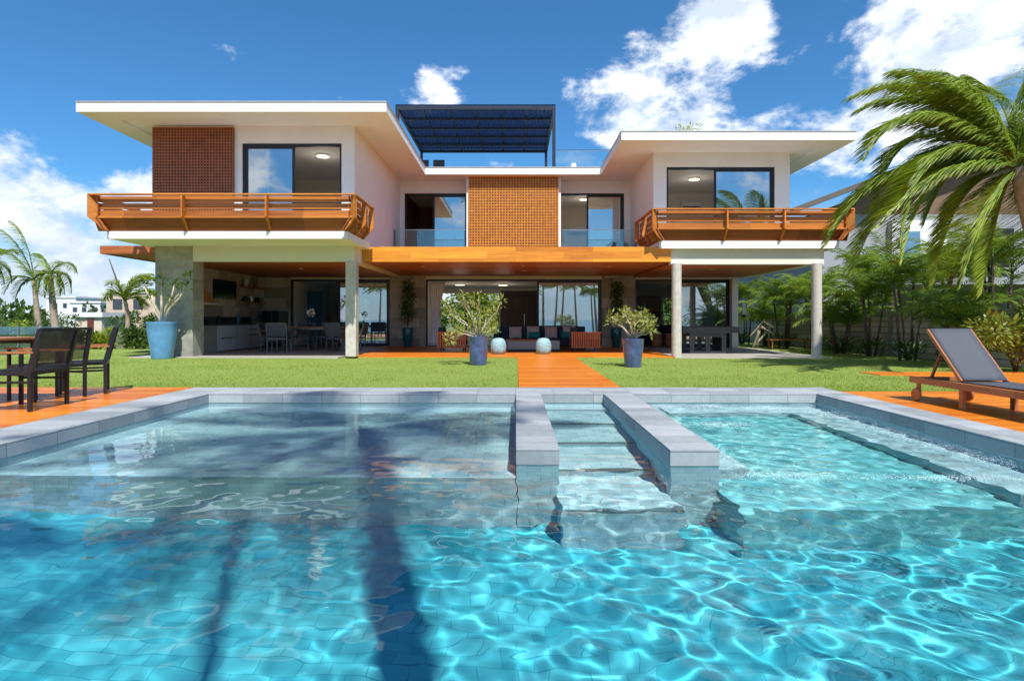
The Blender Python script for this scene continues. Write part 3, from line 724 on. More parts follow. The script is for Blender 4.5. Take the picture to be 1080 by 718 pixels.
# ------------------------------------------------------------------ foliage helpers
def bez(c, t):
    a, b_, d, e = c; u = 1-t
    return a*(u**3)+b_*(3*u*u*t)+d*(3*u*t*t)+e*(t**3)
def frond(b, c, leaf=.6, n=50, width=.022, droop=.5, wind=(0, 0, 0), stem=.02, rg=random, start=.1):
    c = [Vector(q) for q in c]; wind = Vector(wind)
    pts = [bez(c, i/14) for i in range(15)]
    b.tube(pts, [stem*(1-.85*i/14) for i in range(15)], 5)
    for i in range(n):
        t = start+(1-start)*(i+.5)/n
        p = bez(c, t); tg = (bez(c, min(1, t+.02))-bez(c, t-.02)).normalized()
        side = tg.cross(Vector((0, 0, 1)))
        side = side.normalized() if side.length > .05 else Vector((1, 0, 0))
        ln = leaf*(.45+.75*math.sin(math.pi*min(1, .12+.88*t)))*rg.uniform(.8, 1.1)
        if t > .93: ln *= .7
        for s in (-1, 1):
            d = (side*s*rg.uniform(.6, .9)+tg*rg.uniform(.5, .8)+wind*.6+Vector((0, 0, rg.uniform(-.1, .25)))).normalized()
            d2 = (d+Vector((0, 0, -droop*rg.uniform(.7, 1.5)))+wind*.7).normalized()
            d3 = (d2+Vector((0, 0, -droop*1.3))+wind*.5).normalized()
            q1 = p+d*ln*.35; q2 = q1+d2*ln*.35; q3 = q2+d3*ln*.3
            wv = d.cross(side*s+Vector((0, 0, 1.2))); wv = (wv.normalized() if wv.length > .05 else Vector((0, 0, 1)))*width*.5*rg.uniform(.8, 1.2)
            b.add([p-wv*.5, p+wv*.5, q1+wv, q1-wv, q2+wv*.8, q2-wv*.8, q3], [(0, 1, 2, 3), (3, 2, 4, 5), (5, 4, 6)])
def leaf_at(b, p, d, ln, w, fold=.25, rg=random):
    d = Vector(d).normalized(); r = Vector((rg.gauss(0, 1), rg.gauss(0, 1), rg.gauss(0, 1))); s = d.cross(r)
    if s.length < .05: return
    s = s.normalized()*w/2; n_ = d.cross(s)*fold; p = Vector(p); m = p+d*ln*.45
    b.add([p, m+s+n_*.5, p+d*ln, m-s+n_*.5, m], [(0, 1, 4), (1, 2, 4), (0, 4, 3), (4, 2, 3)])
def leafball(b, c, r, n, ln, w, rg=random, sz=1, up=.3, gaps=.0):
    c = Vector(c)
    for _ in range(n):
        v = Vector((rg.gauss(0, 1), rg.gauss(0, 1), rg.gauss(0, 1))).normalized()
        q = r*(rg.random()**.45); p = c+Vector((v.x*q, v.y*q, v.z*q*sz))
        leaf_at(b, p, v+Vector((rg.gauss(0, .5), rg.gauss(0, .5), up+rg.gauss(0, .5))), ln*rg.uniform(.6, 1.2), w*rg.uniform(.7, 1.2), rg=rg)
PALML = leafmat('palm_leaf', (.11, .19, .02), (.32, .42, .045), .45, .4, 1.2, (.58, .56, .14))
PALMD = leafmat('areca_leaf', (.07, .14, .02), (.26, .37, .05), .45, .45, 1.0, (.48, .48, .10))
BUSHL = leafmat('bush_leaf', (.03, .075, .012), (.10, .17, .025), .3, .5, 1.5)
LIMEL = leafmat('lime_leaf', (.16, .24, .02), (.38, .45, .04), .45, .5, 1.0)
POTL = leafmat('pot_plant_leaf', (.20, .24, .05), (.40, .42, .11), .35, .5, 3, (.55, .5, .22))
VINE = leafmat('climber_leaf', (.025, .06, .01), (.08, .14, .02), .25, .5, 3)
BARK = plain('palm_bark', (.30, .25, .19), .9, var=.3, scale=5, bump=.4)
BARKD = plain('dark_bark', (.09, .065, .045), .9, var=.35, scale=5, bump=.4)
PALEB = plain('pale_bark', (.50, .44, .34), .85, var=.15, scale=9, bump=.2)

def palm(name, label, base, top, fr, leaf, n, r0, wind, mat_=None, group=None, width=.022, droop=.45, seed=1, bark=None, stem=.02, cat='palm tree', bend=.3):
    rg = random.Random(seed); base = Vector(base); top = Vector(top)
    o = thing(name, label, cat, base, group=group)
    b = MB(); mid = (base+top)/2+Vector((bend, 0, 0)); pts = []; m = 14
    for i in range(m+1):
        t = i/m; pts.append(base*(1-t)**2+mid*2*t*(1-t)+top*t*t)
    rad = [r0*(1.25-.5*min(1, i/m*1.2))*(1+.05*(i % 2)) for i in range(m+1)]; rad[0] *= 1.3
    b.tube(pts, rad, 12); b.build('trunk', bark or BARK, o, smooth=True)
    b = MB()
    for c in fr: frond(b, c, leaf, n, width, droop, wind, stem, rg)
    b.build('crown', mat_ or PALML, o)
    return o
def auto_fronds(top, L, n, rg, wind=(0, 0, 0), upmin=-.2, upmax=1.0, sag=.8):
    out = []; top = Vector(top); w = Vector(wind)
    for i in range(n):
        a = 2*math.pi*(i*.382)+rg.uniform(-.2, .2); e = upmin+(upmax-upmin)*rg.random()
        h = Vector((math.cos(a), math.sin(a), 0)); l = L*rg.uniform(.8, 1.1)
        d = (h+Vector((0, 0, e))).normalized()
        p1 = top+d*l*.35+w*l*.05; p2 = top+d*l*.7+w*l*.2+Vector((0, 0, -sag*l*.12)); p3 = top+h*l*(.95 if e < .6 else .75)+w*l*.45+Vector((0, 0, e*l*.35-sag*l*.45))
        out.append((top, p1, p2, p3))
    return out

# ------------------------------------------------------------------ big palm by the right terrace
def big_palm():
    rg = random.Random(5); Y = 12.7
    C = px(1074, 176, Y); base = Vector((13.3, 13.0, -.02))
    o = thing('coconut_palm', 'large coconut palm with wind blown green fronds leaning in beside the right wing', 'palm tree', base)
    b = MB(); pts = []
    for i in range(13):
        t = i/12; pts.append(base*(1-t)**2+Vector((11.6, 12.9, 2.0))*2*t*(1-t)+C*t*t)
    b.tube(pts, [.20-.06*i/12+.008*(i % 2) for i in range(13)], 14); b.build('trunk', BARK, o, smooth=True)
    F = [((1035, 110), (985, 62), (897, 104), 0), ((1030, 110), (960, 85), (905, 118), .7), ((1020, 120), (950, 95), (912, 168), -.5), ((1015, 130), (940, 118), (925, 215), .3),
         ((1010, 140), (955, 150), (948, 262), -.8), ((1010, 150), (920, 165), (872, 258), .2), ((1000, 170), (925, 190), (900, 290), .8), ((1015, 165), (965, 180), (950, 275), -.3),
         ((1030, 180), (1000, 210), (985, 300), .6), ((1025, 120), (1000, 85), (935, 90), 1.2), ((1055, 115), (1035, 80), (985, 100), .2), ((1070, 120), (1090, 110), (1130, 170), .6),
         ((1080, 160), (1110, 180), (1140, 280), -.2), ((1060, 190), (1050, 230), (1035, 310), .4), ((1040, 150), (1000, 160), (975, 235), 1.4), ((1065, 130), (1060, 95), (1020, 80), .9),
         ((1010, 160), (930, 180), (885, 225), 1.5), ((1045, 200), (1020, 240), (1010, 300), -.6), ((1050, 140), (1075, 90), (1090, 70), 1.2), ((1030, 170), (990, 165), (925, 240), -.9),
         ((1090, 200), (1100, 240), (1090, 310), .5), ((1020, 150), (985, 140), (955, 200), .9), ((1040, 110), (1000, 70), (940, 76), .5), ((1050, 120), (1015, 75), (975, 78), -.4), ((1045, 130), (985, 105), (930, 135), .1), ((1090, 130), (1110, 120), (1140, 200), .2)]
    for (a, c, d, dz) in F:
        b = MB(); cc = [C, px(*a, Y+dz*.4), px(*c, Y+dz), px(*d, Y+dz*1.3)]
        frond(b, cc, rg.uniform(.70, .95), 165, .023, .42, (-.72, .05, -.05), .026, rg, .06)
        b.build('frond', PALML, o)
big_palm()

# ------------------------------------------------------------------ left background palms
WL = (-.55, 0, 0)
def left_palm(lbl, c, Y, fr, r0, sd, leaf=.5):
    top = px(*c, Y); s = 612/Y
    cs = [tuple([top]+[px(x, y, Y+(i % 3-1)*.5) for (x, y) in q]) for i, q in enumerate(fr)]
    palm('royal_palm', lbl, (top.x+.35, Y, -.06), top, cs, leaf, 46, r0, WL, None, 'young palms on the left lawn edge', .035, .35, sd, BARK, .03, bend=-.05)
left_palm('young palm with one tall upright frond blown to the left', (36, 296), 28, [[(33, 270), (26, 240), (10, 233)], [(30, 285), (14, 262), (-4, 262)], [(28, 290), (12, 285), (4, 310)], [(40, 285), (50, 280), (55, 300)], [(30, 275), (15, 245), (-6, 240)], [(32, 292), (20, 295), (16, 315)]], .13, 3)
left_palm('young palm with drooping yellow green fronds right of the tall frond palm', (53, 290), 27, [[(60, 275), (72, 272), (81, 287)], [(62, 285), (74, 285), (75, 309)], [(50, 280), (44, 268), (40, 268)], [(56, 290), (62, 298), (63, 312)], [(48, 285), (40, 290), (40, 308)], [(58, 282), (66, 288), (68, 310)], [(46, 290), (46, 300), (46, 312)]], .15, 4)
left_palm('palm at the left picture edge showing only its drooping frond tips', (-12, 285), 26, [[(-5, 262), (6, 262), (18, 266)], [(-4, 275), (8, 275), (12, 298)], [(-6, 270), (2, 280), (4, 300)], [(-14, 270), (-20, 262), (-30, 270)], [(-16, 280), (-26, 285), (-30, 300)]], .15, 6)
def bent_palm():
    top = px(132, 318, 23); s = 612/23
    fr = [[(136, 302), (144, 290), (152, 293)], [(140, 308), (155, 300), (166, 312)], [(138, 312), (146, 312), (150, 325)], [(128, 308), (118, 304), (112, 315)], [(134, 305), (140, 285), (160, 290)], [(140, 300), (150, 285), (172, 300)], [(130, 305), (124, 295), (116, 300)]]
    cs = [tuple([top]+[px(x, y, 23+(i % 3-1)*.4) for (x, y) in q]) for i, q in enumerate(fr)]
    o = palm('garden_palm', 'slender garden palm with a long bare leaning spear beside the left stone pillar', (top.x-.1, 23, -.05), top, cs, .6, 40, .09, (.25, 0, 0), LIMEL, None, .03, .3, 8, BARK, .02)
    b = MB().tube([top, px(124, 298, 23), px(115, 273, 23)], [.05, .035, .015], 7); b.build('spear_leaf', BARKD, o)
bent_palm()

# ------------------------------------------------------------------ palms on the beach side: seen in the panes, shading the pool
def beach_palm(name, label, x, y, h, L, seed, lean=0, r0=.15, group=None, nf=20, nl=44, wd=.065):
    rg = random.Random(seed); top = Vector((x+lean, y, h))
    return palm(name, label, (x, y, -.3), top, auto_fronds(top, L, nf, rg, (-.3, .1, 0)), .72, nl, r0, (-.3, .1, 0), PALML, group, wd, .45, seed, BARK, .03, bend=.15)
GB = 'coconut palms along the beach behind the camera'
beach_palm('beach_palm', 'tall coconut palm casting its trunk shadow down the pool floor', 1.0, -2.2, 14.6, 3.2, 21, 0, .21, GB, 15, 34, .045)
beach_palm('beach_palm', 'coconut palm standing at the pool end whose crown shades the pool corner', -2.3, -5.2, 12.6, 2.8, 22, -.3, .14, GB, 13, 32, .045)
beach_palm('beach_palm', 'slender coconut palm whose fronds streak soft shade over the left deep water', .1, -2.6, 11.0, 2.5, 29, -.2, .09, GB, 8, 26, .035)
bp = beach_palm('beach_palm', 'short coconut palm near the sea mirrored in the tall panes', -9, -32, 7.5, 2.8, 23, .5, .15, GB)
for i, (x, y, s_) in enumerate(((-14, -40, 1.1), (-4, -44, 1.0), (2, -38, .85), (6, -42, 1.05), (9, -36, .95), (13, -44, 1.15), (18, -38, 1.0), (-20, -36, .9), (24, -42, 1.1), (-28, -44, 1.2), (-1, -34, .9), (4.5, -46, 1.2), (7.5, -48, 1.1), (11, -33, .8), (-6.5, -38, 1.0), (-11, -46, 1.15), (15, -35, .9))):
    dup(bp, (x, y, -1), random.uniform(0, 6), 'coconut palm on the beach mirrored in the house windows', GB, s_)

# ------------------------------------------------------------------ boundary wall and planting on the right
FW = tiles('boundary_board', (.42, .38, .32), (.66, .60, .52), (.10, .09, .075), 2.6, .19, .85, .5, .012, .6, 6, .7)
t = thing('boundary_wall', 'weathered grey board boundary wall behind the palms at the right', 'wall', (12.4, 22, 0))
MB().box(12.35, 12.5, 14.0, 34, -.1, 1.42).build('wall_panel', FW, t)
for i in range(9): MB().box(12.28, 12.349, 14.2+2.4*i, 14.34+2.4*i, -.1, 1.40).build('post', plain('post_concrete', (.30, .28, .25), .85), t)
MB().box(12.3, 12.55, 14.0, 34, 1.421, 1.47).build('cap', plain('wall_cap', (.40, .38, .35), .85), t)
def areca(x, y, h, seed, label, first=None):
    rg = random.Random(seed); o = thing('areca_palm', label, 'palm plant', (x, y, -.03), group='areca palms along the right wall')
    b = MB(); tops = []
    for i in range(5):
        a = rg.uniform(0, 6.28); r = rg.uniform(.03, .28); p0 = Vector((x+r*math.cos(a), y+r*math.sin(a), -.03))
        p1 = p0+Vector((math.cos(a)*.22, math.sin(a)*.22, h*rg.uniform(.20, .62))); tops.append(p1)
        b.tube([p0, (p0+p1)/2+Vector((.02, 0, 0)), p1], [.045, .038, .028], 7)
    b.build('trunk', BARKD, o, smooth=True)
    b = MB()
    for p1 in tops:
        for c in auto_fronds(p1, h*.42, 8, rg, (-.12, 0, 0), .4, 2.6, .45): frond(b, c, .36, 26, .026, .3, (-.12, 0, 0), .012, rg)
    b.build('crown', PALMD, o)
    b = MB()
    for q in range(150):
        a = rg.uniform(0, 6.28); r = rg.uniform(0, .4)
        leaf_at(b, (x+r*math.cos(a), y+r*math.sin(a), rg.uniform(0, .5)), (math.cos(a), math.sin(a), .8), .22, .05, rg=rg)
    b.build('undergrowth', BUSHL, o)
    return o
A1 = areca(11.55, 15.2, 3.6, 31, 'areca palm directly behind the sun lounger backrest')
A2 = areca(11.5, 17.0, 4.1, 32, 'tall full areca palm second from the sun lounger')
A3 = areca(11.6, 18.9, 3.5, 33, 'areca palm third along the wall from the sun lounger')
for (src, x, y, rz, s_, l) in ((A1, 11.5, 20.6, 2.1, 1.05, 'areca palm just right of the outer round column'), (A2, 11.6, 22.4, 4.0, .92, 'areca palm partly hidden by the outer round column'),
                               (A3, 11.3, 24.4, 1.2, 1.0, 'areca palm left of the outer round column'), (A1, 11.5, 26.4, 5.0, 1.1, 'areca palm between the two outer columns near the driftwood'),
                               (A2, 11.2, 28.6, 2.8, 1.0, 'areca palm farthest along the wall beside the white column'), (A2, 13.9, 16.8, .6, 1.25, 'tall areca palm over the wall in front of the grey house'),
                               (A3, 14.4, 19.6, 3.3, 1.35, 'broad areca palm beyond the wall under the hanging fronds'), (A2, 14.2, 23.0, 1.9, 1.3, 'dark areca palm beyond the wall beside the balcony end'),
                               (A3, 14.0, 27.0, 5.2, 1.2, 'distant areca palm beyond the wall above the driftwood'), (A1, 13.9, 13.9, .2, .95, 'areca palm at the right edge behind the yellow croton')):
    dup(src, (x, y, -.03), rz, l, None, s_)
# yellow croton
def shrub(name, label, c, r, n, ln, w, m, seed, sz=.9, stems=6, group=None, bark=None):
    rg = random.Random(seed); o = thing(name, label, 'shrub', (c[0], c[1], -.05 if c[1] > 20 else 0), group=group)
    b = MB()
    for i in range(stems):
        a = rg.uniform(0, 6.28); q = rg.uniform(.2, .6)*r
        b.tube([(c[0], c[1], 0), (c[0]+q*math.cos(a)*.6, c[1]+q*math.sin(a)*.6, c[2]*.5), (c[0]+q*math.cos(a), c[1]+q*math.sin(a), c[2])], [.03, .02, .01], 6)
    b.build('trunk', bark or BARKD, o, smooth=True)
    b = MB()
    for i in range(9):
        v = Vector((rg.gauss(0, .5), rg.gauss(0, .5), rg.gauss(0, .4)))*r
        leafball(b, (c[0]+v.x, c[1]+v.y, max(c[2]+v.z*sz, r*.35)), r*rg.uniform(.35, .6), n//9, ln, w, rg, sz)
    b.build('foliage', m, o); return o
CROT = leafmat('croton_leaf', (.06, .13, .015), (.28, .30, .03), .3, .4, 3, (.75, .58, .05))
shrub('croton_shrub', 'yellow and green croton shrub behind the lounger at the right', (11.45, 13.3, .85), .75, 1500, .17, .06, CROT, 41)
shrub('croton_shrub', 'second yellow green croton shrub cut by the right picture edge', (12.5, 13.2, .95), .75, 1300, .17, .06, CROT, 42)
# driftwood and low bench by the wall
t = thing('driftwood', 'pale driftwood branches leaning beside the white column', 'driftwood', (10.6, 24.6, -.03))
rg = random.Random(9); b = MB()
for (x0, z0, x1, z1, r) in ((10.0, .0, 10.5, 1.15, .05), (10.1, .1, 10.95, 1.0, .045), (10.35, .9, 11.3, .15, .05), (10.5, 1.1, 11.5, .3, .04), (9.9, .5, 10.6, 1.2, .035), (10.2, 0, 10.25, .9, .04)):
    b.tube([(x0, 24.5, z0), ((x0+x1)/2+.06, 24.6, (z0+z1)/2+.08), (x1, 24.7, z1)], [r, r*1.1, r*.6], 8)
b.build('branches', PALEB, t, smooth=True)
t = thing('garden_bench', 'low red brown bench on the grass in front of the driftwood', 'bench', (11.0, 23.6, -.03))
MB().box(10.2, 11.9, 23.3, 23.7, .36, .41).build('seat', TEAK, t)
for x in (10.3, 11.75):
    for y in (23.33, 23.63): MB().box(x, x+.05, y, y+.05, -.03, .359).build('leg', TEAK, t)
t = thing('wall_lantern', 'white wall lantern with a dark base on the outer side of the house', 'lamp', (9.55, 24.3, 1.3))
MB().lathe([(.05, .12), (.075, .2), (.07, .55), (.03, .62)], (9.55, 24.3, 1.3), 14).build('lamp_shade', plain('lantern_white', (.75, .76, .8), .5), t, smooth='auto')
MB().lathe([(.06, 0), (.07, .05), (.05, .119)], (9.55, 24.3, 1.3), 14).build('base', BLACK, t); MB().box(9.23, 9.52, 24.28, 24.32, 1.33, 1.37).build('bracket', BLACK, t)

# neighbour house behind the right hand planting
nb = thing('neighbour_house', 'grey neighbour house with sloping brown roof behind the large palm', 'house', (20, 34, 0))
GREY = plain('neighbour_render', (.30, .31, .34), .8, var=.05, scale=.8); NW = plain('neighbour_white', (.72, .73, .75), .8)
ROOFB = plain('neighbour_roof', (.115, .095, .08), .7, var=.15); SOF2 = plain('neighbour_soffit', (.16, .10, .06), .7)
b = MB(); b.profile_x([(32, -.1), (44, -.1), (44, 7), (32, 7)], 16.3, 40); b.build('wall', GREY, nb)
v = [(14.6, 30.5, 6.8), (27, 30.5, 11.5), (40, 30.5, 6.6), (14.6, 45, 6.8), (27, 45, 11.5), (40, 45, 6.6)]
b = MB(); b.add([(x, y, z) for x, y, z in v]+[(x, y, z+.28) for x, y, z in v], [(0, 1, 4, 3), (1, 2, 5, 4), (6, 9, 10, 7), (7, 10, 11, 8), (0, 6, 7, 1), (1, 7, 8, 2), (3, 4, 10, 9), (4, 5, 11, 10), (0, 3, 9, 6), (2, 8, 11, 5)]); b.build('roof', ROOFB, nb)
b = MB(); b.add([(16.3, 31.99, 7), (27, 31.99, 11.0), (39.5, 31.99, 7), (16.3, 32.2, 7), (27, 32.2, 11.0), (39.5, 32.2, 7)], [(0, 1, 2), (5, 4, 3), (0, 3, 4, 1), (1, 4, 5, 2)]); b.build('gable_wall', SOF2, nb)
MB().box(20.5, 23.5, 31.6, 31.98, 3.7, 6.6).build('white_bay', NW, nb); MB().box(21.0, 22.0, 31.55, 31.599, 4.4, 6.0).build('window', GLASS, nb)
MB().box(18.8, 34, 29.6, 31.98, 3.0, 3.35).build('balcony_slab', GREY, nb)
b = MB(); b.box(18.8, 34, 29.6, 29.65, 4.3, 4.36); b.box(18.8, 34, 29.6, 29.65, 3.8, 3.84)
for i in range(12): b.box(18.8+1.35*i, 18.84+1.35*i, 29.6, 29.64, 3.351, 4.3)
b.build('railing', plain('rail_grey', (.35, .35, .36), .5), nb)
for x in (19.2, 23.8, 28.4): MB().box(x, x+.3, 29.7, 30.0, -.1, 2.999).build('post', SOF2, nb)
for x in (25, 29): MB().box(x, x+2.4, 31.9, 31.985, 3.6, 6.2).build('window', BLACK, nb)
MB().box(19.5, 34, 31.9, 31.985, .0, 2.6).build('garage_opening', ROOMD, nb)

# ------------------------------------------------------------------ left background: hedge, bushes, buildings
for i, (x, y, r, h, m, l) in enumerate(((-22.3, 25, .8, .35, BUSHL, 'dark round bush at the far left end of the hedge'), (-19.3, 25, .6, .3, LIMEL, 'lime green low bush below the two palms'), (-27.5, 34, 1.3, .75, BUSHL, 'wide green bush behind the tall frond palm'),
        (-31, 34, 1.6, .9, BUSHL, 'largest green bush at the left picture edge'), (-17.0, 22.8, .55, .3, BUSHL, 'bush with mixed leaves under the brown gate'), (-16.0, 22.2, .5, .3, LIMEL, 'pale leafed bush left of the slender garden palm'),
        (-14.6, 22.6, .6, .4, BUSHL, 'dark leafed bush at the foot of the slender garden palm'), (-13.4, 22.4, .6, .45, LIMEL, 'bright bush behind the light blue planter'), (-22.0, 33, .9, .75, BUSHL, 'dark flat topped tree shrub in front of the pink building'),
        (-26.2, 31, .8, .5, LIMEL, 'yellow green bush between the palms and the white gate house'), (-19.3, 31, .8, .9, BUSHL, 'tall dark shrub beside the slender garden palm'))):
    shrub('garden_bush', l, (x, y, h), r, 1200, .20, .08, m, 60+i, .75, 5, 'bushes along the left lawn edge')
def building(label, x, y, w, d, h, m, wins, door=None, par=True, name='distant_building'):
    o = thing(name, label, 'building', (x, y, 0))
    MB().box(x, x+w, y, y+d, -.1, h).build('wall', m, o)
    if par: MB().box(x-.15, x+w+.15, y-.15, y+d, h+.001, h+.3).build('roof', NW, o)
    for (a, z, ww, hh) in wins: MB().box(x+a, x+a+ww, y-.05, y-.001, z, z+hh).build('window', plain('dark_window', (.05, .06, .08), .3), o)
    if door: a, ww, hh = door; MB().box(x+a, x+a+ww, y-.06, y-.001, 0, hh).build('door', plain('brown_door', (.13, .035, .025), .6), o)
CREAM = plain('cream_wall', (.62, .56, .46), .8); PINK = plain('pink_wall', (.55, .43, .34), .8)
building('white gate house with a brown door on the far left', -27.3, 36, 1.6, 3, 1.35, CREAM, [], (.75, .38, 1.25))
building('white two storey block with a small dark opening behind the two palms', -89, 110, 5.6, 8, 5.3, NW, [(1.4, 3.4, .7, .9), (3.2, 3.4, .7, .9)])
building('low white building with flat roof left of the pink block', -73, 95, 5, 8, 3.9, NW, [(.5, 2.4, .7, .8), (2, 2.4, .7, .8), (3.6, 2.4, .7, .8)])
building('pale pink apartment block behind the slender garden palm', -48, 68, 7.6, 8, 4.3, PINK, [(.8, 2.4, 1.1, 1.2), (3.2, 2.4, 1.1, 1.2), (6, 2.4, 1.6, 1.2), (6, .4, 1.6, 1.2), (.8, .4, 1.1, 1.2)])
building('yellow walled house right of the pink block', -40.5, 66, 3.0, 6, 3.0, plain('yellow_wall', (.62, .50, .22), .8), [(1, 1.2, .8, 1)])
# far tree belt
b = MB(); rg = random.Random(77)
for i in range(150):
    x = rg.uniform(-170, -30) if i % 2 else rg.uniform(-30, 150); y = rg.uniform(95, 150) if x < -30 else rg.uniform(60, 110); r = rg.uniform(2.0, 4.2)
    leafball(b, (x, y, r*.45), r, 120, 1.3, .8, rg, .7)
o = b.build('tree_belt', BUSHL); struct(o, 'stuff'); tag(o, 'far low belt of green trees along the horizon', 'trees')
# lime bush and palms behind the house seen through the open living room
shrub('garden_tree', 'bright lime green tree seen through the open living room', (-2.6, 38.5, 2.6), 2.3, 3200, .34, .15, LIMEL, 90, .9, 5)
shrub('garden_tree', 'green tree seen through the rear dining room door', (-10.5, 39, 2.2), 2.2, 1800, .34, .15, BUSHL, 91, .9, 5)
shrub('garden_tree', 'dark green tree behind the left rear glazing of the living room', (-5.6, 38, 2.2), 1.8, 1500, .34, .15, PALMD, 92, .9, 5)
shrub('garden_tree', 'green tree outside the rear opening of the lounge', (11.5, 39, 2.2), 2.0, 1600, .34, .15, BUSHL, 93, .9, 5)
# rooftop shrub tips
t = thing('rooftop_plant', 'small leafy twig showing over the right roof edge', 'plant', (7.2, 24, 7.16))
b = MB().lathe([(.2, 0), (.24, .35)], (7.2, 24, 7.16), 16); b.build('pot', PALEB, t)
rg = random.Random(4); b = MB(); l = MB()
for i in range(9):
    a = rg.uniform(0, 6.28); q = Vector((7.2+.42*math.cos(a), 24+.3*math.sin(a), rg.uniform(8.6, 9.25))); b.tube([(7.2, 24, 7.4), (7.2+.1*math.cos(a), 24, 8.2), q], [.02, .015, .006], 5)
    leafball(l, q, .16, 22, .12, .05, rg)
b.build('stem', PALEB, t); l.build('foliage', POTL, t)

# ------------------------------------------------------------------ potted plants
NAVYPOT = plain('navy_glaze', (.055, .085, .20), .18, var=.45, scale=5); NAVYPOT.node_tree.nodes['Principled BSDF'].inputs['Coat Weight'].default_value = .6
BLUEPOT = plain('sky_blue_glaze', (.11, .29, .52), .25, var=.12, scale=6); TEALPOT = plain('teal_glaze', (.008, .10, .11), .2, var=.3, scale=6)
SOIL = plain('pebble_soil', (.45, .43, .42), .9, var=.3, scale=40)
def pot(t, x, y, z, r, h, m, rb=.78, belly=.0):
    pr = [(r*rb, 0), (r*rb*1.03, .02*h), (r*(rb+.1), .3*h), (r*.97, .75*h), (r*.99, .92*h), (r*1.03, .95*h), (r*1.03, h), (r*.93, h), (r*.90, .93*h)]
    return MB().lathe(pr, (x, y, z), 40).build('pot', m, t, smooth='auto'), MB().lathe([(r*.9, .88*h), (r*.05, .93*h)], (x, y, z), 24).build('soil', SOIL, t)
def branch_plant(t, base, tips, r0, leaves, rg, leafm, ln, w, bark, lr, mids=None):
    b = MB(); l = MB(); base = Vector(base)
    for i, tp in enumerate(tips):
        tp = Vector(tp); d = tp-base
        m1 = base+d*.45+Vector((rg.uniform(-.06, .06), rg.uniform(-.06, .06), .04)); m2 = base+d*.75+Vector((rg.uniform(-.05, .05), rg.uniform(-.05, .05), -.02))
        b.tube([base, m1, m2, tp], [r0, r0*.7, r0*.45, r0*.2], 8)
        for k in range(3):
            q = m2+(tp-m2)*rg.uniform(.2, 1)+Vector((rg.gauss(0, lr*.5), rg.gauss(0, lr*.5), rg.gauss(0, lr*.35))); b.tube([m2, (m2+q)/2+Vector((0, 0, .02)), q], [r0*.4, r0*.28, r0*.12], 6)
            leafball(l, q, lr*.6, leaves//4, ln, w, rg, .8)
        leafball(l, tp, lr, leaves//4, ln, w, rg, .8)
    b.build('stems', bark, t, smooth=True); l.build('foliage', leafm, t)
rg = random.Random(15)
P1 = px(504.5, 386, 15.0); P1.z = .03
t = thing('potted_plant', 'bushy multi stemmed plant in a dark blue glazed pot left of the wooden path', 'potted plant', P1)
pot(t, P1.x, 15, .03, .255, .74, NAVYPOT, .82)
branch_plant(t, (P1.x, 15, .70), [px(x, y, 15+dy) for x, y, dy in ((478, 332, 0), (492, 318, .2), (505, 312, -.2), (518, 325, .1), (528, 318, -.2), (484, 345, -.3), (470, 322, .2), (512, 340, .3), (498, 335, -.3), (522, 345, -.1), (488, 312, .1), (500, 345, .2))], .019, 80, rg, POTL, .12, .030, PALEB, .16)
b = MB(); l = MB(); q = px(474, 357, 14.8); b.tube([(P1.x, 15, .72), px(490, 352, 14.9), q], [.02, .015, .01], 6); b.build('low_branch', PALEB, t); leafball(l, q, .16, 60, .14, .04, rg); l.build('low_foliage', POTL, t)
P2 = px(667.5, 388, 14.4); P2.z = .01
t = thing('potted_plant', 'spreading pale plumeria in a dark blue glazed pot right of the wooden path', 'potted plant', P2)
pot(t, P2.x, 14.4, .01, .262, .72, NAVYPOT, .74)
branch_plant(t, (P2.x, 14.4, .70), [px(x, y, 14.4+dy) for x, y, dy in ((650, 336, 0), (645, 334, .2), (658, 328, -.2), (676, 328, .1), (684, 333, -.2), (688, 342, .2), (680, 345, -.1), (664, 333, .3), (672, 340, -.3), (686, 350, .1))], .027, 56, rg, POTL, .13, .045, PALEB, .13)
P3 = Vector(((171.5-544)/36.6, 16.7, .085))
t = thing('potted_plant', 'bare branched frangipani in a large light blue pot by the stone pillar', 'potted plant', P3)
pot(t, P3.x, 16.7, .085, .40, 1.05, BLUEPOT, .68)
b = MB(); l = MB(); base = Vector((P3.x, 16.7, 1.05)); r2 = random.Random(8)
for (x, y, lf) in ((160, 312, 1), (170, 318, 0), (182, 316, 1), (195, 302, 1), (184, 300, 1), (152, 300, 1), (198, 292, 1), (170, 296, 1), (176, 325, 0), (162, 325, 0)):
    tp = px(x, y, 16.7+r2.uniform(-.3, .3)); d = tp-base; m1 = base+Vector((d.x*.35, d.y*.4, d.z*.45)); b.tube([base, m1, base+Vector((d.x*.8, d.y*.8, d.z*.72)), tp], [.05, .035, .026, .018], 8)
    if lf: leafball(l, tp, .13, 26, .16, .055, r2, .8, .5)
b.build('stems', PALEB, t, smooth=True); l.build('foliage', PALMD, t)
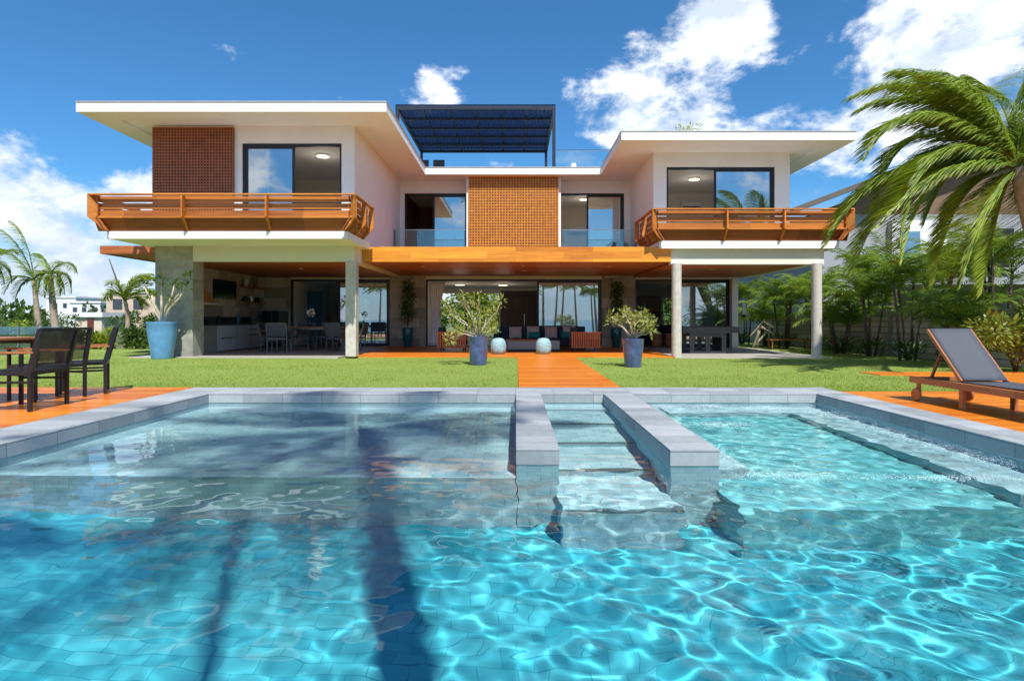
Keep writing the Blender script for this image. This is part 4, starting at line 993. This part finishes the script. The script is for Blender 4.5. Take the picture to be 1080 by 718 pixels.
for (x, lbl, top, wd) in ((430, 'tall dark climbing plant in a teal urn against the stone wall left of the curtain', 298, .27), (650, 'tall dark climbing plant in a teal urn right of the sliding glass', 299, .25)):
    q = px(x, 366, 23.9); q.z = .065; t = thing('potted_plant', lbl, 'potted plant', q)
    MB().lathe([(.13, 0), (.14, .03), (.20, .45), (.225, .68), (.20, .76), (.215, .80), (.17, .80)], (q.x, 23.9, .065), 28).build('pot', TEALPOT, t, smooth='auto')
    r3 = random.Random(int(x)); b = MB(); l = MB(); zt = 1.2+(337-top)/25.6
    for i in range(4): b.tube([(q.x, 23.9, .8), (q.x+r3.uniform(-.08, .08), 23.95, 1.6), (q.x+r3.uniform(-.15, .15), 23.95, zt)], [.014, .01, .006], 5)
    for i in range(26):
        z = 1.15+(zt-1.15)*(i+.5)/26; leafball(l, (q.x+r3.uniform(-.1, .1), 23.85, z), wd*r3.uniform(.7, 1.05), 34, .13, .05, r3, .8)
    b.build('stems', BARKD, t); l.build('foliage', VINE, t)

# ------------------------------------------------------------------ curtains
def curtain(label, x0, x1, z0, z1, y, waist=None, wz=None, seed=0):
    b = MB(); n = 40; m = 14; v = []
    for j in range(m+1):
        f = j/m; z = z0+(z1-z0)*f
        xa, xb = x0, x1
        if waist:
            k = 1-min(1, abs(z-wz)/((z1-wz) if z > wz else (wz-z0))); k = k**1.2
            xa = x0+(waist[0]-x0)*k; xb = x1+(waist[1]-x1)*k
        for i in range(n+1):
            u = i/n; v.append((xa+(xb-xa)*u, y+.035*math.sin(u*2*math.pi*(7))+.012*math.sin(u*31+seed), z))
    w = n+1; f = [(j*w+i, j*w+i+1, (j+1)*w+i+1, (j+1)*w+i) for j in range(m) for i in range(n)]
    b.add(v, f); o = b.build('curtain', CURT, smooth=True)
    md = o.modifiers.new('thick', 'SOLIDIFY'); md.thickness = .004
    tag(o, label, 'curtain', 'curtains hanging inside the windows')
curtain('tied white curtain left of the open living room', -3.68, -3.0, .09, 2.80, 24.62, (-3.62, -3.28), 1.45)
curtain('white curtain behind the glass of the lounge window at right', 7.95, 8.75, .09, 2.78, 24.75, (8.15, 8.5), 1.0)
curtain('white curtain behind the dining room glass near the square column', -6.2, -5.45, .12, 2.78, 24.75, (-6.0, -5.65), 1.5)
curtain('narrow white curtain at the right end of the living room glass', 3.15, 3.5, .09, 2.78, 24.75)
curtain('white curtain in the upper window of the left wing', -8.05, -7.55, 3.66, 6.35, 17.75)
curtain('tied pale curtain in the upper window left of the lattice screen', -2.75, -2.1, 3.58, 6.36, 24.6, (-2.5, -2.25), 4.6)
curtain('tied pale curtain in the upper window right of the lattice screen', 3.75, 4.4, 3.58, 6.36, 24.6, (4.1, 4.35), 4.9)
curtain('white curtain in the upper window of the right wing', 8.3, 8.8, 3.70, 6.35, 20.5)

# ------------------------------------------------------------------ room lamps and air conditioners
LAMP = emit('lamp_glow', (1, .86, .62), 1.6)
def ceil_lamp(label, x, y, z, r=.2):
    t = thing('ceiling_lamp', label, 'ceiling lamp', (x, y, z)); 
    MB().lathe([(r*1.1, -.05), (r*1.12, -.001)], (x, y, z), 24).build('rim', WHITE, t); MB().lathe([(r*.95, -.065), (r, -.051)], (x, y, z), 24).build('diffuser', LAMP, t)
    pl = bpy.data.lights.new('room_light', 'POINT'); pl.energy = 6; pl.shadow_soft_size = .35; pl.color = (1, .86, .7); po = bpy.data.objects.new('room_light', pl); COL.objects.link(po); po.parent = t; po.location = (0, 0, -.55)
ceil_lamp('lit lamp on the ceiling of the left wing room', -6.45, 19.4, 6.7); ceil_lamp('lit lamp on the ceiling of the right wing room', 6.95, 22.6, 6.7)
ceil_lamp('lit lamp on the ceiling of the room right of the lattice screen', 3.1, 26.4, 6.7)
ceil_lamp('left lit lamp on the living room ceiling', -2.6, 27, 2.86, .22); ceil_lamp('right lit lamp on the living room ceiling', -.6, 27.3, 2.86, .22)
for (x, y, z, l) in ((-7.2, 22.75, 5.35, 'grey wall air conditioner in the left wing room'), (7.55, 24.95, 6.0, 'grey wall air conditioner in the right wing room'), (3.0, 28.25, 5.4, 'wall air conditioner in the room right of the lattice screen')):
    t = thing('air_conditioner', l, 'air conditioner', (x, y, z)); MB().box(x-.42, x+.42, y, y+.2, z, z+.28).build('body', NW, t, bevel=.03); MB().box(x-.38, x+.38, y-.012, y-.001, z+.02, z+.06).build('vent', BLACK, t)

# ------------------------------------------------------------------ chairs, tables
SLING = None
def make_sling():
    k = NT('black_sling'); k.base((.02, .021, .026)); k.rough(.6)
    w = k.n('ShaderNodeTexChecker'); w.inputs['Scale'].default_value = 260; k.l(k.tc.outputs['Object'], w.inputs['Vector'])
    tr = k.n('ShaderNodeBsdfTransparent'); mx = k.n('ShaderNodeMixShader'); k.l(k.math('ADD', k.math('MULTIPLY', w.outputs['Fac'], .6), .22), mx.inputs[0]); k.l(k.b.outputs[0], mx.inputs[1]); k.l(tr.outputs[0], mx.inputs[2]); k.l(mx.outputs[0], k.out.inputs[0]); return k.m
SLING = make_sling()
GSLING = plain('grey_sling', (.085, .09, .105), .7, var=.08, scale=30)
def sling_chair(label, loc, rz, frame, sling, arm=TEAK, s=1.0, group=None, name='garden_chair'):
    t = thing(name, label, 'chair', loc, rz, group); t.scale = (s, s, s)
    W = .29
    for sx in (-1, 1):
        MB().bar((sx*W, -.27, 0), (sx*W, -.27, .64), .031, .038).build('leg', frame, t, world_co=False)
        b = MB(); b.bar((sx*W, .25, 0), (sx*W, .25, .46), .031, .038); b.bar((sx*W, .25, .44), (sx*W, .36, .90), .038, .05); b.build('leg', frame, t, world_co=False)
        b = MB(); b.box(sx*W-.028, sx*W+.028, -.31, .30, .641, .662); b.build('armrest', arm, t, world_co=False)
    b = MB(); b.box(-W, W, -.29, -.25, .40, .44); b.box(-W, W, .23, .27, .40, .44); b.box(-W-.018, -W+.018, -.25, .23, .40, .44); b.box(W-.018, W+.018, -.25, .23, .40, .44)
    b.box(-W-.015, -W+.015, -.25, .23, .31, .335); b.box(W-.015, W+.015, -.25, .23, .31, .335)
    b.build('seat_frame', frame, t, world_co=False)
    b = MB(); pr = [(-.28, .452), (-.1, .438), (.1, .434), (.24, .445)]; 
    v = [(x, y, z) for (y, z) in pr for x in (-W+.02, W-.02)]; b.add(v, [(2*i, 2*i+1, 2*i+3, 2*i+2) for i in range(3)]); o = b.build('seat', sling, t, world_co=False); m = o.modifiers.new('thick', 'SOLIDIFY'); m.thickness = .006
    b = MB(); v = [(x, y, z) for (y, z) in ((.255, .50), (.29, .62), (.325, .76), (.362, .89)) for x in (-W+.015, W-.015)]; b.add(v, [(2*i, 2*i+1, 2*i+3, 2*i+2) for i in range(3)]); o = b.build('backrest', sling, t, world_co=False); m = o.modifiers.new('thick', 'SOLIDIFY'); m.thickness = .006
    b = MB(); b.bar((-W, .363, .90), (W, .363, .90), .04, .03); b.build('top_rail', frame, t, world_co=False)
    return t
GD = 'black sling chairs round the pool side table'
sling_chair('black sling chair nearest the camera by the left pool edge', (-6.58, 7.80, .012), R(-86), BLACK, SLING, TEAK, 1.17, GD)
sling_chair('black sling chair behind the nearest one at the table corner', (-7.05, 8.75, .012), R(-112), BLACK, SLING, TEAK, 1.17, GD)
sling_chair('black sling chair farthest right with its back to the lawn', (-7.0, 9.42, .012), R(-58), BLACK, SLING, TEAK, 1.17, GD)
def table(label, cx, cy, w, d, h, top, leg, z=0.012, name='dining_table', th=.035):
    t = thing(name, label, 'table', (cx, cy, z))
    MB().box(cx-w/2, cx+w/2, cy-d/2, cy+d/2, z+h-th, z+h).build('table_top', top, t, bevel=.004)
    for sx in (-1, 1):
        for sy in (-1, 1):
            x = cx+sx*(w/2-.09); y = cy+sy*(d/2-.09); MB().box(x-.03, x+.03, y-.03, y+.03, z, z+h-th-.001).build('leg', leg, t)
    b = MB(); b.box(cx-w/2+.06, cx+w/2-.06, cy-d/2+.08, cy-d/2+.11, z+h-th-.06, z+h-th-.002); b.box(cx-w/2+.06, cx+w/2-.06, cy+d/2-.11, cy+d/2-.08, z+h-th-.06, z+h-th-.002); b.build('apron', leg, t)
    return t
table('wooden topped black table on the left pool deck', -8.35, 8.2, 2.5, 1.1, .93, TEAK, BLACK)
t = thing('woven_basket', 'round black woven basket under the pool side table', 'basket', (-7.05, 7.35, .012))
b = MB(); pr = [(.20+.20*math.sin(math.pi*i/10), .62*i/10) for i in range(11)]; b.lathe(pr, (-7.15, 7.3, .012), 30)
k = NT('black_wicker'); w = k.n('ShaderNodeTexWave'); w.inputs['Scale'].default_value = 14; w.inputs['Distortion'].default_value = 1.5; k.l(k.tc.outputs['Object'], w.inputs['Vector']); k.base(k.ramp(w.outputs['Fac'], [(.3, (.01, .01, .012)), (.8, (.05, .05, .055))])); k.rough(.4); k.bump(w.outputs['Fac'], .6, .01)
b.build('basket_body', k.m, t, smooth='auto'); MB().lathe([(.2, 0), (.22, .03)], (-7.15, 7.3, .633), 24).build('rim', BLACK, t)
# glass fence at the far left
t = thing('glass_fence', 'low dark glass fence panel at the far left edge', 'fence', (-17.5, 21, 0))
for i in range(3): MB().box(-21.0+1.5*i, -19.55+1.5*i, 21.0, 21.012, .05, .95).build('pane', GLASSC, t)
for i in range(4): MB().box(-21.03+1.5*i, -20.98+1.5*i, 20.98, 21.03, -.05, 1.0).build('post', plain('steel', (.5, .5, .52), .3, 1), t)

# kitchen patio furniture
ALU = plain('silver_frame', (.12, .125, .135), .4, .6)
table('orange topped dining table on the kitchen patio', -7.15, 20.9, 2.3, 1.0, .84, TEAK, ALU, .10)
GK = 'grey sling dining chairs round the kitchen patio table'
C0 = sling_chair('grey dining chair with its back to the lawn by the patio table', (-8.05, 19.75, .10), R(188), ALU, GSLING, TEAK, 1.08, GK, 'dining_chair')
for (x, y, rz, l) in ((-6.05, 19.9, R(160), 'grey dining chair in front of the patio table beside the square column'), (-8.0, 21.8, 0, 'grey dining chair behind the left end of the patio table'), (-7.1, 21.85, 0, 'grey dining chair behind the middle of the patio table'),
                      (-6.3, 21.8, 0, 'grey dining chair behind the right end of the patio table'), (-5.75, 20.8, R(-90), 'grey dining chair at the right end of the patio table'), (-8.75, 20.8, R(95), 'grey dining chair at the left end of the patio table')):
    dup(C0, (x, y, .10), rz, l)
t = thing('vase', 'white orchid vase standing on the patio dining table', 'vase', (-7.35, 20.7, .94))
MB().lathe([(.06, 0), (.08, .1), (.03, .2), (.04, .22)], (-7.35, 20.7, .941), 16).build('vase_body', BLACK, t, smooth=True); b = MB(); l = MB(); b.tube([(-7.35, 20.7, 1.15), (-7.33, 20.7, 1.4), (-7.3, 20.7, 1.5)], .006, 5); b.build('stem', VINE, t); leafball(l, (-7.32, 20.7, 1.45), .12, 40, .09, .06, random.Random(2)); l.build('flowers', WHITE, t)
GRAN = tiles('counter_granite', (.17, .165, .15), (.36, .35, .32), (.2, .2, .18), 3, 3, .4, 0, .001, .2, 14, .1)
CABW = plain('cabinet_white', (.48, .50, .56), .4, var=.03)
t = thing('kitchen_counter', 'outdoor kitchen counter with white drawers and black top along the left wall', 'counter', (-10.2, 20.5, .10))
MB().box(-10.57, -9.98, 17.95, 19.4, .101, 1.0).build('granite_end', GRAN, t); MB().box(-10.57, -9.96, 19.402, 23.0, .14, 1.0).build('cabinet', CABW, t)
MB().box(-10.57, -9.93, 17.93, 23.02, 1.001, 1.06).build('worktop', BLACK, t); MB().box(-10.57, -10.5, 17.93, 23.02, 1.061, 1.3).build('splashback', BLACK, t)
for (y0, z0) in ((19.6, .55), (21.6, .62), (21.6, .82)): MB().box(-9.959, -9.94, y0, y0+1.0, z0, z0+.03).build('handle', BLACK, t)
for y in (20.7, 21.85): MB().box(-9.959, -9.955, y, y+.012, .16, .98).build('drawer_gap', BLACK, t)
t = thing('television', 'black flat television on the stone kitchen wall', 'television', (-10.56, 21, 2.0))
MB().box(-10.57, -10.50, 20.25, 21.8, 1.95, 2.62).build('screen', plain('tv_screen', (.006, .006, .008), .15), t)
for z, l in ((2.42, 'upper wooden shelf with plates on the kitchen wall'), (1.85, 'lower wooden shelf with pots on the kitchen wall')):
    o = MB().box(-10.57, -10.3, 22.1, 24.1, z, z+.04).build('wall_shelf', TEAK); tag(o, l, 'shelf')
for (y, z, r, h, l, n_) in ((22.4, 2.461, .03, .30, 'round white plate standing on the upper kitchen shelf', 'plate'), (22.9, 2.461, .06, .2, 'brown jar beside the plate on the upper shelf', 'jar'), (23.4, 2.461, .06, .24, 'tall jar at the right end of the upper shelf', 'jar'),
                            (22.4, 1.891, .10, .2, 'dark pot at the left of the lower shelf', 'pot'), (22.9, 1.891, .06, .22, 'white jug in the middle of the lower shelf', 'jug'), (23.4, 1.891, .12, .2, 'dark round pot at the right of the lower shelf', 'pot')):
    m_ = WHITE if n_ in ('plate', 'jug') else (BLACK if n_ == 'pot' else TEAK)
    if n_ == 'plate': b = MB(); b.lathe([(.02, 0), (.15, .0), (.17, .02), (.02, .015)], (0, 0, 0), 24); b.v = [(-10.42+p[2]*1.0+.1*(p[1]+.17)*0, y+p[0], z+.17+p[1]) for p in b.v]
    else: b = MB().lathe([(r*.8, 0), (r, h*.4), (r*.6, h*.85), (r*.7, h)], (-10.43, y, z), 16)
    o = b.build(n_, m_, smooth='auto'); tag(o, l, n_)
t = thing('range_hood', 'wooden sloped range hood with pale edge at the left kitchen wall', 'range hood', (-10.4, 19.0, 1.7))
MB().profile_x([(18.1, 1.75), (19.5, 1.75), (18.7, 2.25), (18.1, 2.25)], -10.57, -10.05).build('hood', TEAK, t); MB().box(-10.57, -10.03, 18.08, 19.55, 1.69, 1.749).build('edge', CONC, t)
t = thing('wine_cooler', 'black appliance with steel handle at the back of the kitchen patio', 'appliance', (-9.7, 23.7, .1))
MB().box(-10.2, -9.5, 23.3, 24.2, .101, 1.55).build('body', BLACK, t, bevel=.01); MB().box(-9.8, -9.77, 23.25, 23.299, 1.1, 1.45).build('handle', ALU, t)
for (y, h, l) in ((20.0, .28, 'black bottle group pot on the kitchen worktop left'), (21.4, .42, 'leafy herb jar on the middle of the kitchen worktop'), (22.4, .2, 'low dark pan on the right of the kitchen worktop')):
    o = MB().lathe([(.07, 0), (.09, h*.5), (.03, h*.8), (.035, h)], (-10.25, y, 1.061), 14).build('kitchen_vessel', BLACK if h < .4 else TEALPOT, smooth='auto'); tag(o, l, 'vessel')

# dining room and lounge contents
BLUEP = plain('blue_panel', (.006, .09, .16), .4)
t = thing('room_screen', 'tall deep blue panel inside the dining room', 'panel', (-9.3, 27, .1)); MB().box(-9.55, -8.85, 26.6, 26.66, .12, 2.5).build('panel', BLUEP, t)
t = thing('tall_cabinet', 'dark wooden cabinet inside the dining room', 'cabinet', (-8.2, 29.3, .1)); cb = MB().box(-9.0, -8.22, 29.3, 29.95, .101, 2.2).build('body', DARKW, t); MB().box(-8.62, -8.60, 29.28, 29.299, .15, 2.1).build('door_gap', BLACK, t)
table('dark dining table inside the dining room', -6.7, 26.5, 1.8, 1.0, .8, DARKW, DARKW, .10)
art = NT('painting'); sp = art.n('ShaderNodeSeparateXYZ'); art.l(art.tc.outputs['Object'], sp.inputs[0]); nn = art.noise(art.mapped((.6, 1, 3)), 3, 5)
art.base(art.ramp(art.math('ADD', art.math('MULTIPLY', sp.outputs[2], .9), art.math('MULTIPLY', nn, .35)), [(.15, (.02, .015, .02)), (.45, (.05, .04, .05)), (.55, (.45, .20, .06)), (.75, (.25, .20, .20))]))
t = thing('picture', 'wide dark sunset picture on the lounge wall', 'picture', (6.9, 29.9, 1.25)); MB().box(6.3, 7.45, 29.93, 29.99, 1.3, 2.4).build('frame', BLACK, t); MB().box(6.34, 7.41, 29.91, 29.929, 1.34, 2.36).build('canvas', art.m, t)
NAVYF = plain('navy_fabric', (.02, .035, .07), .9); TAUPE = plain('taupe_fabric', (.46, .38, .34), .9, scale=20); TEALF = plain('teal_fabric', (.01, .16, .18), .9, scale=20); GBLUE = plain('grey_blue_cover', (.20, .28, .31), .85, scale=20)
def cushion(label, x, y, z, w, h, m, d=.14, rx=-.2, ry=0, cat='cushion'):
    b = MB(); n = 8; v = []; 
    for s in (-1, 1):
        for j in range(n+1):
            for i in range(n+1):
                u, q = i/n*2-1, j/n*2-1; th = (1-u**4)*(1-q**4); pin = 1-.06*(1-abs(u))*abs(q) - 0
                v.append((u*w/2*(1-.05*(1-q*q)), s*d/2*th**.6, h/2+q*h/2*(1-.05*(1-u*u))))
    m1 = (n+1)**2; f = []
    for s in (0, 1):
        for j in range(n):
            for i in range(n):
                a = s*m1+j*(n+1)+i; q = (a, a+1, a+n+2, a+n+1); f.append(q if s else q[::-1])
    b.add(v, f); o = b.build('cushion', m, smooth=True); o.location = (x, y, z); o.rotation_euler = (rx, ry, 0); tag(o, label, cat, 'cushions on the outdoor sofa'); return o
t = thing('outdoor_sofa', 'dark navy outdoor sofa facing the pool in the living area', 'sofa', (.35, 22.4, .062))
MB().box(-.65, 2.75-.0, 22.1, 22.95, .18, .46).build('seat', NAVYF, t, bevel=.04); MB().box(-.65, 2.75, 22.951, 23.15, .18, .93).build('backrest', NAVYF, t, bevel=.04)
for x in (-.6, 2.6):
    for y in (22.15, 23.0): MB().box(x, x+.07, y, y+.07, .063, .179).build('leg', BLACK, t)
MB().box(-.85, -.651, 22.1, 23.15, .18, .68).build('armrest', NAVYF, t, bevel=.03); MB().box(2.751, 2.95, 22.1, 23.15, .18, .68).build('armrest', NAVYF, t, bevel=.03)
for (x, w, h, m, l, yy) in ((-.02, .5, .46, TAUPE, 'leftmost taupe cushion on the dark sofa', 22.75), (.68, .5, .48, TAUPE, 'second taupe cushion behind the left teal cushion', 22.82), (1.38, .5, .46, TAUPE, 'third taupe cushion between the two teal ones', 22.75), (2.1, .5, .48, TAUPE, 'rightmost taupe cushion behind the right teal cushion', 22.82),
                            (.72, .46, .26, TEALF, 'left teal cushion on the dark sofa', 22.55), (2.0, .5, .26, TEALF, 'right teal cushion on the dark sofa', 22.55)):
    cushion(l, x, yy, .47, w, h, m)
t = thing('coffee_table', 'grey blue covered coffee table between the two round stools', 'coffee table', (.6, 20.8, .062))
MB().box(-.30, 1.55, 20.5, 21.3, .14, .45).build('body', GBLUE, t, bevel=.02); MB().box(-.34, 1.0, 20.46, 21.34, .451, .48).build('table_top', TEAK, t, bevel=.005); MB().box(-.2, 1.45, 20.55, 21.25, .063, .139).build('base', BLACK, t)
PF = NT('woven_pale_blue'); w_ = PF.n('ShaderNodeTexVoronoi'); w_.feature = 'DISTANCE_TO_EDGE'; w_.inputs['Scale'].default_value = 9; PF.l(PF.tc.outputs['Object'], w_.inputs['Vector']); PF.base(PF.ramp(w_.outputs['Distance'], [(.02, (.34, .50, .54)), (.09, (.19, .36, .42))])); PF.rough(.6)
def pouf(label, x, y):
    t = thing('round_stool', label, 'stool', (x, y, .062), group='pale blue woven stools in front of the sofa')
    MB().lathe([(.19, 0), (.235, .03), (.26, .15), (.265, .27), (.24, .40), (.17, .50), (.05, .53), (.01, .532)], (x, y, .062), 28).build('woven_body', PF.m, t, smooth=True)
pouf('pale blue woven stool left of the sofa front', (525.5-544)/32, 19.3); pouf('pale blue woven stool right of the sofa front', (573.5-544)/32, 19.3)
def armchair(label, x, y):
    t = thing('slatted_armchair', label, 'armchair', (x, y, .062), group='slatted armchairs flanking the sofa')
    b = MB()
    for i in range(13): b.box(x-.52+.08*i, x-.52+.08*i+.05, y-.02, y+.02, .24, .72)
    b.build('slat_panel', SLATW, t)
    b = MB(); b.box(x-.55, x+.55, y-.03, y+.03, .721, .76); b.box(x-.55, x+.55, y-.03, y+.03, .20, .239); b.build('side_frame', SLATW, t)
    MB().box(x-.5, x+.5, y+.05, y+.75, .30, .48).build('seat', NAVYF, t, bevel=.03); MB().box(x-.5, x-.3, y+.05, y+.75, .481, .92).build('backrest', NAVYF, t, bevel=.03)
    b = MB()
    for i in range(13): b.box(x-.52+.08*i, x-.52+.08*i+.05, y+.78, y+.82, .24, .72)
    b.build('slat_panel', SLATW, t); 
    for sx in (-.42, .38):
        for sy in (.0, .78): MB().box(x+sx, x+sx+.05, y+sy, y+sy+.04, .063, .199).build('leg', BLACK, t)
armchair('slatted wooden armchair left of the sofa behind the bushy pot', (477-544)/29.6, 20.6); armchair('slatted wooden armchair right of the sofa by the teal urn', (618-544)/29.6, 20.6)
t = thing('round_armchair', 'dark round armchair inside the living room behind the glass', 'armchair', (1.9, 26.2, .07)); MB().lathe([(.3, .05), (.42, .2), (.45, .45), (.38, .46)], (1.9, 26.2, .07), 20).build('seat', NAVYF, t, smooth=True)
b = MB(); b.tube([(1.9+.42*math.cos(a), 26.2+.42*math.sin(a), .72) for a in [R(20+14*i) for i in range(11)]], .09, 8); b.build('backrest', NAVYF, t, smooth=True)
# lounge: wooden drum stools, low sofa
for (x, l) in ((6.15, 'left wooden drum stool inside the lounge'), (6.75, 'right wooden drum stool inside the lounge')):
    t = thing('drum_stool', l, 'stool', (x, 25.3, .05)); MB().lathe([(.22, 0), (.26, .2), (.23, .5)], (x, 25.3, .05), 18).build('body', TEAK, t, smooth='auto'); MB().lathe([(.24, 0), (.25, .03)], (x, 25.3, .551), 18).build('top', CONC, t)
t = thing('lounge_sofa', 'dark blue sofa at the back of the lounge', 'sofa', (6.9, 27, .05)); MB().box(5.9, 8.0, 26.8, 27.6, .051, .48).build('seat', NAVYF, t, bevel=.04); MB().box(5.9, 8.0, 27.601, 27.85, .051, .95).build('backrest', NAVYF, t, bevel=.04)
# games table
t = thing('games_table', 'dark solid games table on the right patio', 'games table', (6.7, 20.6, .03)); DT = plain('dark_slate', (.05, .052, .06), .45, var=.15)
MB().box(5.75, 7.65, 19.9, 21.1, .74, .95).build('table_top', DT, t, bevel=.01); MB().box(5.82, 7.58, 19.97, 21.03, .951, .955).build('playing_surface', plain('grey_cloth', (.12, .13, .15), .9), t)
b = MB(); wall_x(b, 6.0, 7.25, .031, .739, 20.0, 20.08, [(6.15, 6.55, .12, .6), (6.7, 7.1, .12, .6)]); b.build('leg_panel', DT, t); b = MB(); wall_x(b, 6.0, 7.25, .031, .739, 20.9, 20.98, [(6.15, 6.55, .12, .6), (6.7, 7.1, .12, .6)]); b.build('leg_panel', DT, t)
MB().box(7.2, 7.25, 20.081, 20.899, .031, .739).build('leg_panel', DT, t)
# terrace chairs upstairs
t = thing('terrace_chair', 'teal tub chair on the middle terrace at the right', 'chair', (4.2, 23.3, 3.47)); tm = plain('teal_wicker', (.10, .30, .30), .7)
MB().lathe([(.25, .0), (.33, .15), (.36, .45), (.36, .62), (.30, .80), (.18, .86)], (4.2, 23.35, 3.471), 22).build('shell', tm, t, smooth=True); MB().lathe([(.22, 0), (.24, .08)], (4.2, 23.02, 3.9), 16).build('seat_cushion', WHITE, t)
t = thing('terrace_chair', 'dark lounge chair with white table on the middle terrace at the left', 'chair', (-3.5, 23.3, 3.47)); b = MB(); b.bar((-3.75, 23.3, 3.85), (-3.4, 23.3, 3.85), .45, .04); b.bar((-3.72, 23.3, 3.88), (-3.95, 23.3, 4.55), .45, .04, (1, 0, 0)); b.build('seat', BLACK, t)
for x in (-3.72, -3.42): MB().box(x, x+.03, 23.15, 23.45, 3.471, 3.829).build('leg', BLACK, t)
o = MB().lathe([(.12, 0), (.05, .05), (.04, .3), (.2, .36), (.2, .39)], (-3.1, 23.1, 3.471), 18).build('side_table', WHITE, smooth='auto'); tag(o, 'small white side table on the middle terrace', 'side table')
for (x, y, l) in ((-4.1, 25.2, 'left dark lounge chair on the roof terrace'), (-3.4, 25.2, 'right dark lounge chair on the roof terrace')):
    t = thing('roof_chair', l, 'chair', (x, y, 7.151)); MB().box(x-.25, x+.25, y, y+.5, 7.6, 7.68).build('seat', BLACK, t); MB().box(x-.25, x+.25, y+.45, y+.5, 7.681, 8.25).build('backrest', BLACK, t)
    for sx in (-.24, .2): MB().box(x+sx, x+sx+.04, y+.02, y+.06, 7.152, 7.599).build('leg', BLACK, t)

# ------------------------------------------------------------------ sun lounger
GL = NT('lounger_sling'); ck = GL.noise(GL.mapped((90, 90, 90)), 3, 2); GL.base(GL.ramp(ck, [(.35, (.04, .046, .06)), (.65, (.085, .095, .12))])); GL.rough(.75)
t = thing('sun_lounger', 'wooden sun lounger with raised grey sling back on the right deck', 'sun lounger', (6.22, 7.7, .012))
x0, x1, y0, y1, z = 5.87, 6.60, 6.45, 8.66, .012
LT = wood('lounger_teak', (.24, .085, .03), (.46, .19, .07), 'y', .3, .45, .1)
for x in (x0, x1-.045): MB().box(x, x+.045, y0, y1, .27, .36).build('side_rail', LT, t, bevel=.004)
for y in (y0, y1-.05, 7.65): MB().box(x0+.046, x1-.046, y, y+.045, .275, .35).build('cross_rail', LT, t)
for x in (x0+.0, x1-.05): MB().box(x, x+.05, y0+.1, y0+.17, z, .269).build('leg', LT, t); MB().box(x, x+.05, 7.62, 7.69, z, .269).build('leg', LT, t)
for x in (x0-.03, x1+.0):
    b = MB().lathe([(.088, -.018), (.095, -.01), (.095, .01), (.088, .018)], (0, 0, 0), 24); b.v = [(x+.015+p[2], 8.48+p[0], z+.097+p[1]) for p in b.v]; b.build('wheel', LT, t, smooth='auto')
    MB().box(x+.0 if x > 6.3 else x+.035, (x+.03) if x > 6.3 else x+.065, 8.45, 8.51, .10, .269).build('axle_bracket', LT, t)
hinge = Vector((0, 7.72, .375)); tip = Vector((0, 8.36, 1.05))
for x in (x0+.05, x1-.09): MB().bar((x+.02, hinge.y, hinge.z), (x+.02, tip.y, tip.z), .04, .05, (1, 0, 0)).build('back_rail', LT, t)
b = MB(); b.bar((x0+.09, tip.y-.03, tip.z-.03), (x1-.09, tip.y-.03, tip.z-.03), .03, .03); b.build('back_bar', LT, t)
MB().bar((x0+.11, 8.12, .80), (x0+.11, 8.35, .36), .03, .03, (1, 0, 0)).build('support_strut', LT, t); MB().bar((x1-.11, 8.12, .80), (x1-.11, 8.35, .36), .03, .03, (1, 0, 0)).build('support_strut', LT, t)
n_ = Vector((0, -(tip-hinge).z, (tip-hinge).y)).normalized()
def sheet(p0, p1, xa, xb, nm, m):
    b = MB(); v = []; n = 10
    for i in range(n+1):
        q = p0+(p1-p0)*(i/n)
        for j in range(7):
            u = j/6*2-1; sag = -.012*(1-u*u)*math.sin(math.pi*i/n); v.append((xa+(xb-xa)*j/6, q.y, q.z+sag))
    b.add(v, [(i*7+j, i*7+j+1, (i+1)*7+j+1, (i+1)*7+j) for i in range(n) for j in range(6)]); o = b.build(nm, m, t, smooth=True); md = o.modifiers.new('thick', 'SOLIDIFY'); md.thickness = .005
sheet(hinge+n_*.03, tip+n_*.03, x0+.075, x1-.075, 'back_sling', GL.m)
sheet(Vector((0, y0+.05, .385)), Vector((0, 7.70, .375)), x0+.05, x1-.05, 'seat_sling', GL.m)
MB().box(x0+.08, x1-.08, 7.75, 8.6, .285, .30).build('rear_slats', LT, t)
